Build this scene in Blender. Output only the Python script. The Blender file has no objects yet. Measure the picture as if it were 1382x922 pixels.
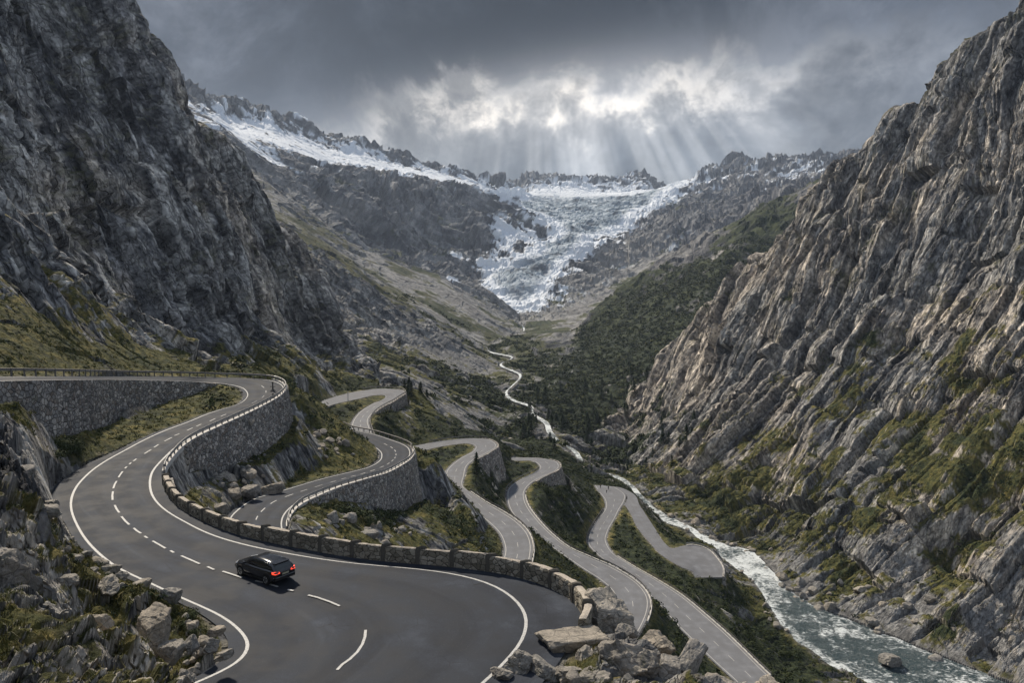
import bpy, bmesh, math, random
import numpy as np
from mathutils import Vector, Matrix
from mathutils.geometry import delaunay_2d_cdt

QUAL = 1.0
R = math.radians
sc = bpy.context.scene
COL = sc.collection
rng = np.random.default_rng(7)
random.seed(7)

# ------------------------------------------------------------------ camera
F = 1050.0
TH = math.atan(81.0 / F)
cam_d = bpy.data.cameras.new('camera')
cam = bpy.data.objects.new('camera', cam_d)
COL.objects.link(cam)
cam.location = (0, 0, 0)
cam.rotation_euler = (R(90) - TH, 0, 0)
cam_d.sensor_width = 36
cam_d.lens = 36 * F / 1382
cam_d.clip_start = 0.5
cam_d.clip_end = 30000
sc.camera = cam

# ------------------------------------------------------------------ light
SUN_AZ = -34.0      # degrees clockwise from the view axis (+Y); negative = left
SUN_EL = 46.0
sd = bpy.data.lights.new('sun', 'SUN')
sd.energy = 4.8
sd.angle = R(2.5)
sd.color = (1.0, 0.89, 0.74)
sun = bpy.data.objects.new('sun', sd)
COL.objects.link(sun)
to_sun = Vector((math.sin(R(SUN_AZ)) * math.cos(R(SUN_EL)), math.cos(R(SUN_AZ)) * math.cos(R(SUN_EL)), math.sin(R(SUN_EL))))
sun.rotation_euler = to_sun.to_track_quat('Z', 'Y').to_euler()

def build_world():
    w = bpy.data.worlds.new('World'); sc.world = w; w.use_nodes = True
    nt = w.node_tree; N = nt.nodes; L = nt.links; N.clear()
    def nd(t, **k):
        n = N.new(t)
        for a, b in k.items(): setattr(n, a, b)
        return n
    def math_(op, a, b=None, c=None, clamp=False):
        n = nd('ShaderNodeMath', operation=op, use_clamp=clamp)
        for i, x in enumerate((a, b, c)):
            if x is None: continue
            if isinstance(x, (int, float)): n.inputs[i].default_value = x
            else: L.new(x, n.inputs[i])
        return n.outputs[0]
    def mix(fac, a, b):
        n = nd('ShaderNodeMix', data_type='RGBA')
        for s, x in ((n.inputs[0], fac), (n.inputs[6], a), (n.inputs[7], b)):
            if isinstance(x, (int, float)): s.default_value = x
            elif isinstance(x, tuple): s.default_value = (*x, 1)
            else: L.new(x, s)
        return n.outputs[2]
    def sstep(x, a, b):
        n = nd('ShaderNodeMapRange', interpolation_type='SMOOTHSTEP')
        L.new(x, n.inputs[0]); n.inputs[1].default_value = a; n.inputs[2].default_value = b
        return n.outputs[0]
    tc = nd('ShaderNodeTexCoord')
    sep = nd('ShaderNodeSeparateXYZ'); L.new(tc.outputs['Generated'], sep.inputs[0])
    x, y, z = sep.outputs
    yc = math_('MAXIMUM', y, 0.02)
    # layer of cloud seen from below: stretch towards the horizon
    zz = math_('ADD', math_('MAXIMUM', z, 0.0), 0.22)
    px = math_('DIVIDE', x, zz); py = math_('DIVIDE', y, zz)
    cmb = nd('ShaderNodeCombineXYZ'); L.new(px, cmb.inputs[0]); L.new(py, cmb.inputs[1]); cmb.inputs[2].default_value = 1.7
    def noise(scale, det, rough, dist=0.0, off=0.0, vec=None):
        mp = nd('ShaderNodeMapping'); L.new(vec or cmb.outputs[0], mp.inputs[0]); mp.inputs['Location'].default_value = (off, off * .7, off * 1.3)
        n = nd('ShaderNodeTexNoise'); n.inputs['Scale'].default_value = scale; n.inputs['Detail'].default_value = det
        n.inputs['Roughness'].default_value = rough; n.inputs['Distortion'].default_value = dist
        L.new(mp.outputs[0], n.inputs[0]); return n.outputs[0]
    dirv = tc.outputs['Generated']
    n1 = noise(2.3, 6, 0.55, 0.35, 4.4, dirv)
    n2 = noise(6.0, 9, 0.64, 0.35, 11.3, dirv)
    n3 = noise(17.0, 7, 0.62, 0.2, 5.0, dirv)
    au = math_('DIVIDE', x, yc)          # tangent of the compass direction off the valley axis
    av = math_('DIVIDE', z, yc)          # tangent of the elevation
    wob = math_('MULTIPLY', math_('SUBTRACT', n2, 0.5), 0.26)
    wob2 = math_('MULTIPLY', math_('SUBTRACT', n3, 0.5), 0.10)
    # ragged lower edge of the dark cloud bank, rising to the right
    rim = math_('SUBTRACT', av, math_('ADD', 0.243, math_('MULTIPLY', au, 0.17)))
    rimw = math_('ADD', rim, math_('ADD', wob, wob2))
    below = math_('SUBTRACT', 1.0, sstep(rimw, -0.02, 0.02))
    def gauss(x_, c, k):
        d = math_('SUBTRACT', x_, c); return math_('POWER', 2.718, math_('MULTIPLY', math_('MULTIPLY', d, d), -k))
    spread = gauss(au, 0.045, 19.0); wide = gauss(au, 0.03, 4.5)
    band = gauss(rimw, -0.026, 1500.0)
    glow = math_('MULTIPLY', math_('MULTIPLY', band, spread), math_('ADD', 0.35, math_('MULTIPLY', sstep(n3, 0.42, 0.62), 1.0)))
    halo = math_('MULTIPLY', gauss(rim, -0.03, 260.0), spread)
    # overcast tones: slate bank overhead, paler folds
    dark = mix(sstep(n1, 0.34, 0.62), (0.010, 0.017, 0.030), (0.085, 0.102, 0.135))
    dark = mix(math_('MULTIPLY', sstep(n2, 0.44, 0.66), 0.60), dark, (0.20, 0.22, 0.26))
    dark = mix(gauss(au, 0.03, 14.0), dark, mix(sstep(n2, 0.4, 0.7), (0.006, 0.012, 0.024), (0.044, 0.058, 0.084)))
    low = mix(sstep(n2, 0.32, 0.68), (0.14, 0.16, 0.19), (0.29, 0.305, 0.33))
    k = math_('MULTIPLY', below, wide)
    base = mix(k, dark, low)
    # shafts of light fanning out below the opening
    ang = math_('ARCTAN2', math_('SUBTRACT', au, 0.03), math_('SUBTRACT', 0.50, av))
    cr = nd('ShaderNodeCombineXYZ'); L.new(math_('MULTIPLY', ang, 15.0), cr.inputs[0]); cr.inputs[1].default_value = 4.6
    ray = nd('ShaderNodeTexNoise'); ray.inputs['Scale'].default_value = 1.0; ray.inputs['Detail'].default_value = 2.0; L.new(cr.outputs[0], ray.inputs[0])
    rz = math_('MULTIPLY', gauss(au, 0.09, 22.0), math_('SUBTRACT', 1.0, sstep(rim, -0.10, 0.0)))
    base = mix(math_('MULTIPLY', rz, 0.9), base, mix(sstep(ray.outputs[0], 0.33, 0.68), (0.120, 0.150, 0.195), (0.44, 0.46, 0.49)))
    base = mix(math_('MULTIPLY', halo, 0.50), base, (0.62, 0.62, 0.63))
    base = mix(math_('MULTIPLY', glow, 0.85, clamp=True), base, (0.95, 0.89, 0.82))
    puff = math_('ADD', math_('MULTIPLY', sstep(n2, 0.35, 0.65), 0.55), math_('MULTIPLY', sstep(n3, 0.35, 0.65), 0.30))
    pc = nd('ShaderNodeMix', data_type='RGBA', blend_type='MULTIPLY'); pc.inputs[0].default_value = 1.0; L.new(base, pc.inputs[6])
    cg = nd('ShaderNodeCombineColor'); pv = math_('MULTIPLY', math_('ADD', 0.55, puff), math_('SUBTRACT', 1.0, math_('MULTIPLY', math_('MULTIPLY', sstep(rimw, 0.0, 0.08), gauss(au, 0.03, 7.0)), 0.68))); [L.new(pv, cg.inputs[i]) for i in range(3)]; L.new(cg.outputs[0], pc.inputs[7]); base = pc.outputs[2]
    # cover overhead and behind, out of view, brightened as added fill light
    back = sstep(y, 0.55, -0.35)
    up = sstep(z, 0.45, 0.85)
    thin = math_('MAXIMUM', back, up)  # blend weight of that fill
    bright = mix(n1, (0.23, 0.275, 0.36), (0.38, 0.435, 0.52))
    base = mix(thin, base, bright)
    sky = nd('ShaderNodeTexSky', sky_type='NISHITA'); sky.sun_disc = False
    sky.sun_elevation = R(SUN_EL); sky.sun_rotation = R(SUN_AZ)
    b1 = nd('ShaderNodeBackground'); L.new(sky.outputs[0], b1.inputs[0]); b1.inputs[1].default_value = 0.06
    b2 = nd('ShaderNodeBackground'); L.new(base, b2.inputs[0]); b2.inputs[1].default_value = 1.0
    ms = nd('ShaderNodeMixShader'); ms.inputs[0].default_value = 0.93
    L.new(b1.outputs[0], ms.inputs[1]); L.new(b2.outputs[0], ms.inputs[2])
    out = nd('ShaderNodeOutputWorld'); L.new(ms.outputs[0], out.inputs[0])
    w.cycles.sampling_method = 'MANUAL'; w.cycles.sample_map_resolution = 512
build_world()

sc.view_settings.view_transform = 'Standard'
sc.view_settings.look = 'None'
sc.view_settings.exposure = 0.35
sc.view_settings.gamma = 1.0
sc.view_settings.use_curve_mapping = False
sc.render.engine = 'CYCLES'
sc.cycles.use_denoising = True
sc.cycles.max_bounces = 5
sc.cycles.diffuse_bounces = 3
sc.cycles.glossy_bounces = 2
sc.cycles.transmission_bounces = 3
sc.cycles.volume_bounces = 0
sc.cycles.transparent_max_bounces = 6

# ------------------------------------------------------------------ geometry of the view -> places in the world
def ray_dir(u, v):
    x = (np.asarray(u, float) - 691.0) / F; y = -(np.asarray(v, float) - 461.0) / F
    return x, math.cos(TH) + y * math.sin(TH), y * math.cos(TH) - math.sin(TH)
def at_d(u, v, d):
    x, y, z = ray_dir(u, v); t = d / y
    return (x * t, d + 0 * t, z * t)
def at_h(u, v, h):
    x, y, z = ray_dir(u, v); t = -h / z
    return (x * t, y * t, z * t)

# ------------------------------------------------------------------ noise (numpy)
_perm = np.random.default_rng(3).permutation(256).astype(np.int32)
_perm = np.concatenate([_perm, _perm, _perm])
_g = np.random.default_rng(4).normal(size=(256, 3)); _g = (_g / np.linalg.norm(_g, axis=1, keepdims=True)).astype(np.float32)
def _h(ix, iy, iz):
    return _perm[_perm[_perm[ix & 255] + (iy & 255)] + (iz & 255)]
def perlin(x, y, z):
    x0 = np.floor(x); y0 = np.floor(y); z0 = np.floor(z)
    fx = (x - x0).astype(np.float32); fy = (y - y0).astype(np.float32); fz = (z - z0).astype(np.float32)
    ix = x0.astype(np.int32); iy = y0.astype(np.int32); iz = z0.astype(np.int32)
    u = fx * fx * (3 - 2 * fx); v = fy * fy * (3 - 2 * fy); w = fz * fz * (3 - 2 * fz)
    res = 0
    for a in (0, 1):
        for b in (0, 1):
            for c in (0, 1):
                g = _g[_h(ix + a, iy + b, iz + c)]
                d = g[..., 0] * (fx - a) + g[..., 1] * (fy - b) + g[..., 2] * (fz - c)
                res = res + d * (u if a else 1 - u) * (v if b else 1 - v) * (w if c else 1 - w)
    return res * 1.6
def fbm(x, y, z, octv=4, gain=.5, lac=2.03):
    s = 0; a = 1.0
    for i in range(octv):
        s = s + a * perlin(x + 17.3 * i, y - 9.1 * i, z + 5.7 * i); x = x * lac; y = y * lac; z = z * lac; a *= gain
    return s
_r1 = np.random.default_rng(9).random((256, 7)).astype(np.float32)
def facets(x, y, z, tilt=0.9, edge=False):
    """broken rock: every cell of a jittered lattice is one tilted plane; returns height and distance to the cell's edge"""
    x0 = np.floor(x).astype(np.int32); y0 = np.floor(y).astype(np.int32); z0 = np.floor(z).astype(np.int32)
    best = np.full(x.shape, 9e9, np.float32); sec = best.copy(); val = np.zeros(x.shape, np.float32)
    for a in (-1, 0, 1):
        for b in (-1, 0, 1):
            for c in (-1, 0, 1):
                h = _h(x0 + a, y0 + b, z0 + c); r = _r1[h]
                dx = (x - (x0 + a) - .5 - (r[..., 0] - .5) * .9).astype(np.float32)
                dy = (y - (y0 + b) - .5 - (r[..., 1] - .5) * .9).astype(np.float32)
                dz = (z - (z0 + c) - .5 - (r[..., 2] - .5) * .9).astype(np.float32)
                d = dx * dx + dy * dy + dz * dz
                m = d < best
                sec = np.where(m, best, np.minimum(sec, d))
                best = np.where(m, d, best)
                val = np.where(m, (r[..., 3] - .5) + tilt * (dx * (r[..., 4] - .5) + dy * (r[..., 5] - .5) + dz * (r[..., 6] - .5)), val)
    return (val, np.sqrt(sec) - np.sqrt(best)) if edge else val
def brick(a, b, c, tilt=.8, seed=0, groove=0.):
    """jointed rock: staggered blocks with plane faces, each a little higher or lower and tilted"""
    ib = np.floor(b).astype(np.int32)
    r0 = _r1[_h(ib + seed, ib * 0 + 7, ib * 0)]
    c = c + r0[..., 0] * 3.7; ic = np.floor(c).astype(np.int32)
    r1 = _r1[_h(ib + seed, ic, ib * 0 + 3)]
    a = a + r1[..., 1] * 5.3; ia = np.floor(a).astype(np.int32)
    r = _r1[_h(ia + seed, ib + 31, ic)]
    fa = (a - ia).astype(np.float32) - .5; fb = (b - ib).astype(np.float32) - .5; fc = (c - ic).astype(np.float32) - .5
    v = (r[..., 2] - .5) + tilt * (fa * (r[..., 3] - .5) + 1.6 * fb * (r[..., 4] - .35) + 1.2 * fc * (r[..., 5] - .5))
    if groove:
        e = np.minimum(.5 - np.abs(fb), np.minimum(.5 - np.abs(fc), .5 - np.abs(fa)))
        v = v - groove * (1 - np.clip(e / .09, 0, 1))
    return v
def sst(x, a, b):
    t = np.clip((x - a) / (b - a), 0, 1); return t * t * (3 - 2 * t)
# ------------------------------------------------------------------ roads: left edge, right edge, height under the camera
def spline_sections(S, step=0.8):
    """S: (uL,vL,uR,vR,h) -> left and right polylines in the world, resampled smoothly"""
    S = np.array(S, float)
    t = np.arange(len(S))
    # fill missing heights
    hk = ~np.isnan(S[:, 4]); S[:, 4] = np.interp(t, t[hk], S[hk, 4])
    Lp = np.stack(at_h(S[:, 0], S[:, 1], S[:, 4]), 1); Rp = np.stack(at_h(S[:, 2], S[:, 3], S[:, 4]), 1)
    P = np.concatenate([Lp, Rp], 1)
    out = []
    n = len(P)
    for i in range(n - 1):
        p0 = P[max(i - 1, 0)]; p1 = P[i]; p2 = P[i + 1]; p3 = P[min(i + 2, n - 1)]
        # centripetal-like tangents
        def dd(a, b): return max(np.linalg.norm((a - b)[[0, 1, 3, 4]]), 1e-3)
        d1 = dd(p1, p2); d0 = dd(p0, p1) if i > 0 else d1; d2 = dd(p2, p3) if i < n - 2 else d1
        m1 = ((p1 - p0) / d0 * d1 + (p2 - p1) / d1 * d0) / (d0 + d1) * d1 if i > 0 else (p2 - p1)
        m2 = ((p2 - p1) / d1 * d2 + (p3 - p2) / d2 * d1) / (d1 + d2) * d1 if i < n - 2 else (p2 - p1)
        k = max(2, int(d1 / 1.4 / step))
        for s in np.arange(k) / k:
            a = 2 * s**3 - 3 * s**2 + 1; b = s**3 - 2 * s**2 + s; c = -2 * s**3 + 3 * s**2; d = s**3 - s**2
            out.append(a * p1 + b * m1 + c * p2 + d * m2)
    out.append(P[-1])
    out = np.array(out)
    for _ in range(3):
        out[1:-1] = out[1:-1] * .5 + (out[:-2] + out[2:]) * .25
    return out[:, :3], out[:, 3:]
n_ = float('nan')
ROADS = {
'A': [(150,990,520,1100,22),(230,935,575,1000,21.6),(263,922,625,948,n_),(297,906.5,664,915,n_),(317,895.6,695,882.6,n_),(329,883.7,707.5,865,n_),(332.8,871.8,713.3,845.7,n_),
 (330,862,712,830.5,n_),(319.4,849,703.6,815.3,n_),(304,837,684,798,n_),(286.8,827,658,786,n_),(265,817.5,627.6,777.4,n_),(243.4,808,588.5,770.8,n_),(222,798,532,765.4,n_),
 (205,790,480,761,n_),(188,782,438.8,755.6,n_),(171,774.4,393,748,21),(149.5,762.5,340.5,737.5,n_),(132,748.4,308,729,n_),(114.7,730,279.7,719,n_),(101.7,708,253.6,706,n_),
 (96,694,232,694,n_),(94.1,684.7,219,684.5,n_),(94.5,675,208,671.5,n_),(97.5,665,203.7,656,n_),(103.9,654,204.8,643,20.5),(121,636.7,210,632.4,n_),(143,621.5,223,618,n_),
 (166.8,608.5,238,604,n_),(193,594.4,260,590.5,n_),(219,582.5,282,580,n_),(251.5,570.5,312,566.5,n_),(282,558,340,553.5,20),(305,551,360,543.5,n_),(321,546,373.7,536,n_),(331,539,381,529,n_),
 (334,532.6,383,524,19.5),(331,527,380.7,520,n_),(325,523,373.8,516,n_),(313,520,360,512.7,19),(300,518,335,511,n_),(280,516.5,300,510.2,18.3),(240,514.5,250,509,17),(180,513,180,508.5,15.2),(100,513,100,508.5,12),(0,514.5,0,509,10),(-100,517,-100,511,9),(-300,523,-300,515,7.5)],
'B': [(290,765,372,780,27.3),(300,742,386,757,27.5),(306,720,384,732,n_),(309.5,704.3,381.5,716,28),(311,698,380.5,706,n_),(316,692.4,383,697,n_),(329,681.6,392,686,n_),(344,673,405,677,n_),(362,667.5,424.6,668.5,29.5),(383,662,452.8,657.7,n_),(411.6,653.3,485.4,648,31),
 (442,644.7,503,643,n_),(474.5,637,518,638,33.5),(498.4,630.5,539.6,627,n_),(511,623,549,620,n_),(514.7,616.4,553.8,611.5,36),(514,611,551,604.5,n_),(509,606,543,599.5,n_),(500,600.5,526.6,593.6,36.7),(487,592,502.7,586,n_),(470,586,476.7,580.6,n_),(450,580,463,575,38),(425,575,438,570,39),(395,571,408,566,40)],
'S': [(473,604,508,606,44.3),(474,590,503,592,44),(475.3,577.3,499,580,43.8),(477.5,567.5,496,567.5,43.5),(487.3,555.6,502.5,557.8,43.0),(502.5,545.8,515.5,549,42.5),(515.5,540.4,537,537,42),(521,536,545.9,530,41.7),(519.8,533.4,541,526.5,41.4),
 (506.8,533.4,515.5,524.8,41.1),(485,538,489.5,527.4,40.8),(450,545.8,459,533.9,40.3),(428,552,432,542.5,40),(400,558,405,551,40)],
'C': [(535,618,535,609,54),(572,607.7,572,600,54.3),(601.7,601.5,604.5,594.6,n_),(632,598.5,637,592,55),(640,600.5,656,592.8,n_),(642.5,602.8,666,597,n_),(641.5,606.5,669,602.8,55.5),(636,611.5,656,611.5,n_),(623.4,618,638.6,621,56),(608,630,628.8,630,n_),
 (602.8,638.6,625.6,643,57.5),(606,647,623,653,n_),(612.6,656,626.5,659.5,n_),(619,663,636,666,59),(627,672,651.6,676.6,n_),(640,689.5,673.3,689.6,60.5),(660,704.8,695,703.7,n_),(675.5,721,710,719,n_),(681.6,736.3,715.7,734,62),(681.6,749,714.6,753,n_),(676,762,708,773,62.5),(660,778,690,795,63)],
'D': [(690,622,690,617.5,65.8),(704,621.8,706,618.2,66),(717,621.6,726,618.4,n_),(725,625,747,622.3,n_),(729.8,631,753.6,627.8,66.5),(723.3,637.5,749.3,635.4,n_),(711,643.5,732,643,n_),(701.6,648.4,716.7,651.6,67),(688.5,658,708,661.4,n_),(685.3,673.3,707,673.3,68),(689.6,688.5,712.4,686.4,n_),(701.6,703.7,727.6,705.9,69),
 (719,721,745,723.3,n_),(739,734,764.5,738.5,n_),(763,750.7,797,753.6,70.5),(791,770,829.6,768.8,n_),(808.5,781,856.3,785.4,71.5),(825.9,796,871.5,802.8,n_),(835,815,873.9,820,n_),(836,832,869.3,836,72.5),(826,850,855,862,n_),(805,870,830,890,73.5)],
'E': [(803,655,828,657,84),(809,664,842,667,n_),(817,675,841.5,677,n_),(818.3,684.5,836,686,n_),(806.4,703,829,700,84.3),(796.6,720.3,819.4,718,n_),(794.4,733.3,817.2,731,n_),(799.9,742,825.9,746.4,84.6),(817.2,757.2,847.6,761.6,n_),(852,781,884.5,783.3,85),(880,806,917,804,n_),(910,839,949.3,830.5,85.5),
 (937,866,975,853,n_),(964.5,893,997,874,n_),(992,918,1025,902,86),(1015,942,1048,924,n_)],
'G': [(806,662,812,655,84.02),(820,669,821.6,657,n_),(832,672,834.6,658,n_),(840,678,852,665.5,n_),(851,692,863,683.4,84.5),(860.6,711.6,873.5,699,n_),(878,733.3,886,718,85.5),(895.4,750.7,898,735,n_),(912.7,761.6,908,741.5,n_),(922,766,921.4,737.7,n_),(930,769,938.8,736.2,n_),(934.4,771,954,742,n_),(937,774,967,755,n_),(939,777,974.6,768,n_),(941,780,972.4,779.5,88)],
}
RD = {k: spline_sections(v) for k, v in ROADS.items()}

def offset_poly(P, other, off):
    """move polyline P away from 'other' edge by off metres in plan"""
    d = P - other; d[:, 2] = 0
    d /= np.maximum(np.linalg.norm(d, axis=1, keepdims=True), 1e-6)
    return P + d * (off[:, None] if hasattr(off, '__len__') else off)
def frac(n): return np.linspace(0, 1, n)
# asphalt beyond the painted lines (metres), by fraction along the road
def along(P):
    s = np.concatenate([[0], np.cumsum(np.linalg.norm(np.diff(P[:, :2], axis=0), axis=1))]); return s
SH = {}
for k, (Lp, Rp) in RD.items():
    n = len(Lp); l = np.full(n, .45); r = np.full(n, .5)
    if k == 'A':
        u = np.arange(n) / (n - 1)
    SH[k] = (l, r)
def sec_index(k, px):
    """index along road k where the projected left/right mid is nearest pixel px"""
    Lp, Rp = RD[k]; c = (Lp + Rp) / 2
    yy = c[:, 1] * math.cos(TH) - c[:, 2] * math.sin(TH)
    up = c[:, 1] * math.sin(TH) + c[:, 2] * math.cos(TH)
    U = 691 + F * c[:, 0] / yy; V = 461 - F * up / yy
    return int(np.argmin((U - px[0])**2 + (V - px[1])**2))
def idx_of_edge(k, side, px):
    P = RD[k][side]
    yy = P[:, 1] * math.cos(TH) - P[:, 2] * math.sin(TH); up = P[:, 1] * math.sin(TH) + P[:, 2] * math.cos(TH)
    U = 691 + F * P[:, 0] / yy; V = 461 - F * up / yy
    return int(np.argmin((U - px[0])**2 + (V - px[1])**2))
# wider verge of asphalt on the near bends of the main road
lA, rA = SH['A']
def ramp(arr, k, side, pts):
    ii = [idx_of_edge(k, side, p[:2]) for p in pts]; vv = [p[2] for p in pts]
    o = np.argsort(ii); arr[:] = np.interp(np.arange(len(arr)), np.array(ii)[o], np.array(vv)[o])
ramp(rA, 'A', 1, [(664,915,3.0),(695,882,3.0),(713.3,845.7,3.6),(703,815,3.4),(658,786,2.6),(588,770,1.9),(480,761,1.7),(393,748,1.7),(308,729,1.5),(232,694,1.5),(204,656,1.1),(215,625,.6),(260,590,.25),(383,524,.3),(335,511,.6)])
ramp(lA, 'A', 0, [(263,922,.5),(317,895,.9),(333,872,1.0),(304,837,.8),(243,808,.5),(149,762,.6),(101,708,.8),(94,686,1.3),(104,654,2.0),(121,637,1.7),(167,608,.8),(282,558,.5),(334,532,.9),(300,518,.3)])
EDGE = {k: (offset_poly(RD[k][0], RD[k][1], SH[k][0]), offset_poly(RD[k][1], RD[k][0], SH[k][1])) for k in RD}

# ------------------------------------------------------------------ lie of the land: break lines (u, v, distance) with tags
# tags: amp of rock relief, grass, snow/ice, shrubs/forest, scree
PTS = []
def put(p, tag): PTS.append((p[0], p[1], p[2], *tag))
def line(tag, pts, dens=14):
    pts = [np.array(at_d(*p)) for p in pts]
    for a, b in zip(pts[:-1], pts[1:]):
        sa = np.array([a[0] / a[1], math.log(a[1])]); sb = np.array([b[0] / b[1], math.log(b[1])])
        k = max(1, int(np.linalg.norm((sa - sb) * [F, 500]) / dens))
        for i in range(k): 
            t = i / k
            # keep q=z/Y linear in (a, lnY)
            s = sa + (sb - sa) * t; q = a[2] / a[1] + (b[2] / b[1] - a[2] / a[1]) * t; Y = math.exp(s[1])
            put((s[0] * Y, Y, q * Y), tag)
    put(pts[-1], tag)
def lz(tag, pts, dens=30):   # (u, z, d): hidden ground given by height
    line(tag, [(u, *_vz(u, z, d)) for u, z, d in pts], dens)
def _vz(u, z, d):
    # pixel row of a point at depth d and height z
    yy = d * math.cos(TH) - z * math.sin(TH); up = d * math.sin(TH) + z * math.cos(TH)
    return 461 - F * up / yy, d
CLIFF = (1.0, .16, 0, 0, .0); SLOPE = (.55, .55, 0, .15, .15); GR = (.35, .72, 0, .2, .1); ROCKY = (.55, .35, 0, .05, .25)
SCREE = (.2, .12, 0, .08, .9); FOR = (.5, .42, 0, .72, .15); FARR = (.9, .08, 0, .1, .3); SNOW = (.16, 0, .9, 0, .1); ICE = (.42, 0, 1.0, 0, .0)
PEAK = (1.6, 0, .12, 0, .1); MEAD = (.3, .8, 0, .1, .2); SHR = (.3, .6, 0, .75, .1); BANK = (.5, .2, 0, .15, .6)

# foreground left
line((.8, .5, 0, 0, .3), [(-420,1250,13),(-200,1000,17),(0,960,20),(150,975,23),(262,985,28)])
line((.8, .6, 0, 0, .3), [(-420,930,20),(-100,860,25),(0,830,28),(80,835,31),(180,855,35),(250,872,39),(290,872,42)])
line((.8, .6, 0, 0, .3), [(-300,760,30),(0,745,36),(60,762,40),(130,782,45),(190,800,46),(240,826,46)])
line((1.0, .25, 0, 0, .2), [(-300,640,42),(0,640,50),(35,650,54),(62,676,58),(80,705,58),(100,738,55)])
line((1.0, .35, 0, 0, .2), [(-300,570,52),(0,572,60),(35,590,68),(62,610,75),(80,630,79)])
line((.4, .8, 0, 0, .2), [(-250,540,58),(-60,528,70),(20,535,75),(60,560,84),(90,578,90)])
# foot of the upper-leg wall
line((.15, .8, 0, 0, .1), [(108,581,91),(134,578,98),(151.6,570,105),(173,564,110),(201.6,555,118),(214.6,547,123),(245,537,131),(275,529,139),(298,521,146)], 6)
# knoll between main road and second road
line((.3, .9, 0, .1, .1), [(388,526,148),(400,531,151),(420,540,155),(440,549,159),(463,572,165),(485,587,167),(505,601,164),(511,609,162)], 6)
line(ROCKY, [(378,573,140),(361.6,596,131),(333,616,119),(300,634,108),(270,655,94),(240,672,84)], 8)
line(ROCKY, [(300,690,90),(300,665,97),(330,655,104)], 8)
line((.5, .55, 0, .1, .3), [(400,580,146),(430,600,146),(450,620,139),(430,636,131),(390,648,119)], 8)
# below second road's outer wall
line(ROCKY, [(392,705,86),(405,690,96),(437.6,678,106),(468,683,110),(491.9,685,116),(513.6,691,123),(528.8,690,132),(552.6,669,146),(560,640,158),(562,618,168)], 8)
line((.4, .48, 0, .2, .1), [(566,604,172),(580,616,168),(601.7,637,163),(612,655,158),(623,671,154),(636,689,150),(648,709,144),(660,732,136),(678,757,128)], 8)
line((.3,.4,0,.1,.3), [(420,720,88),(470,725,98),(520,728,108),(560,722,118),(600,725,124),(640,742,126)], 10)
lz(ROCKY, [(225,-25,86),(270,-28,74),(330,-29.5,69),(420,-30.5,66),(520,-32,64),(600,-34,62),(650,-36,60),(700,-38,58),(740,-38,55),(775,-37,52)], 8)
lz((.3,.75,0,.6,.1), [(560,-55,150),(600,-55,160),(640,-58,165),(660,-60,160),(680,-62,150)], 12)
# behind second road (hidden), down to the third
lz(SHR, [(400,-42,215),(440,-43,222),(480,-45,224),(510,-46,222),(540,-47,215),(562,-49,205)], 10)
# hairpin feet
line(ROCKY, [(511,551,268),(525,556,262),(541,553,272),(551,550,285),(553,538,300)], 6)
line(SHR, [(508,568,240),(540,582,245),(580,592,255),(620,588,285)], 10)
line(SHR, [(455,556,250),(466,560,246),(474,553,252)], 6)
line(SHR, [(640,627,232),(655,625,250),(670,622,268),(689,643,262),(683,610,282),(675,600,290)], 6)
line(SHR, [(735,657,250),(753,660,262),(769,682,255),(768,655,280),(760,638,292),(756,625,300)], 6)
line(SHR, [(700,640,268),(680,650,255),(665,665,240)], 10)
# near ground under the foreground boulders
line((.6, .15, 0, .1, .5), [(664,950,38.5),(730,905,43),(770,872,46.5),(800,845,49.5),(815,830,51)], 6)
line((.6, .25, 0, .1, .5), [(720,1000,36),(800,900,41),(860,866,43.5),(905,880,42.5),(940,902,41),(985,930,39),(1060,935,37.5),(1150,945,35),(1300,990,32),(1800,1150,26)], 8)
lz(ROCKY, [(790,-38,54),(850,-42,50),(930,-44,47),(1050,-46,45),(1200,-47,43),(1800,-48,38)], 10)
lz(ROCKY, [(700,-17,24),(900,-16,22),(1200,-14,20),(1800,-12,15)])
lz(ROCKY, [(780,-62,80),(900,-72,80),(1000,-80,80),(1200,-92,80),(1800,-98,70)])
lz(SHR, [(740,-60,110),(800,-66,125),(880,-78,125),(950,-84,125),(1050,-92,125),(1200,-98,125),(1800,-104,110)])
lz(ROCKY, [(-430,-9,10),(0,-10,10),(691,-12,10),(1400,-11,10),(1830,-10,10)])
# road-to-river bank
line(SHR, [(1050,905,192),(1020,860,203),(990,820,214),(975,800,226),(960,795,236)], 10)
line(ROCKY, [(1000,800,238),(985,783,246),(978,765,255),(965,748,268),(950,735,282),(925,733,290)], 8)
line(ROCKY, [(1025,838,222),(1010,812,232),(1000,795,240)], 8)
line(SHR, [(1100,905,199),(1060,868,208),(1035,835,222)], 10)
line(SHR, [(870,672,342),(890,700,318),(905,720,302)], 10)
line(SHR, [(780,640,330),(800,648,345),(835,655,345)], 10)
line(SHR, [(720,600,400),(750,615,380),(775,630,370)], 10)
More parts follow.
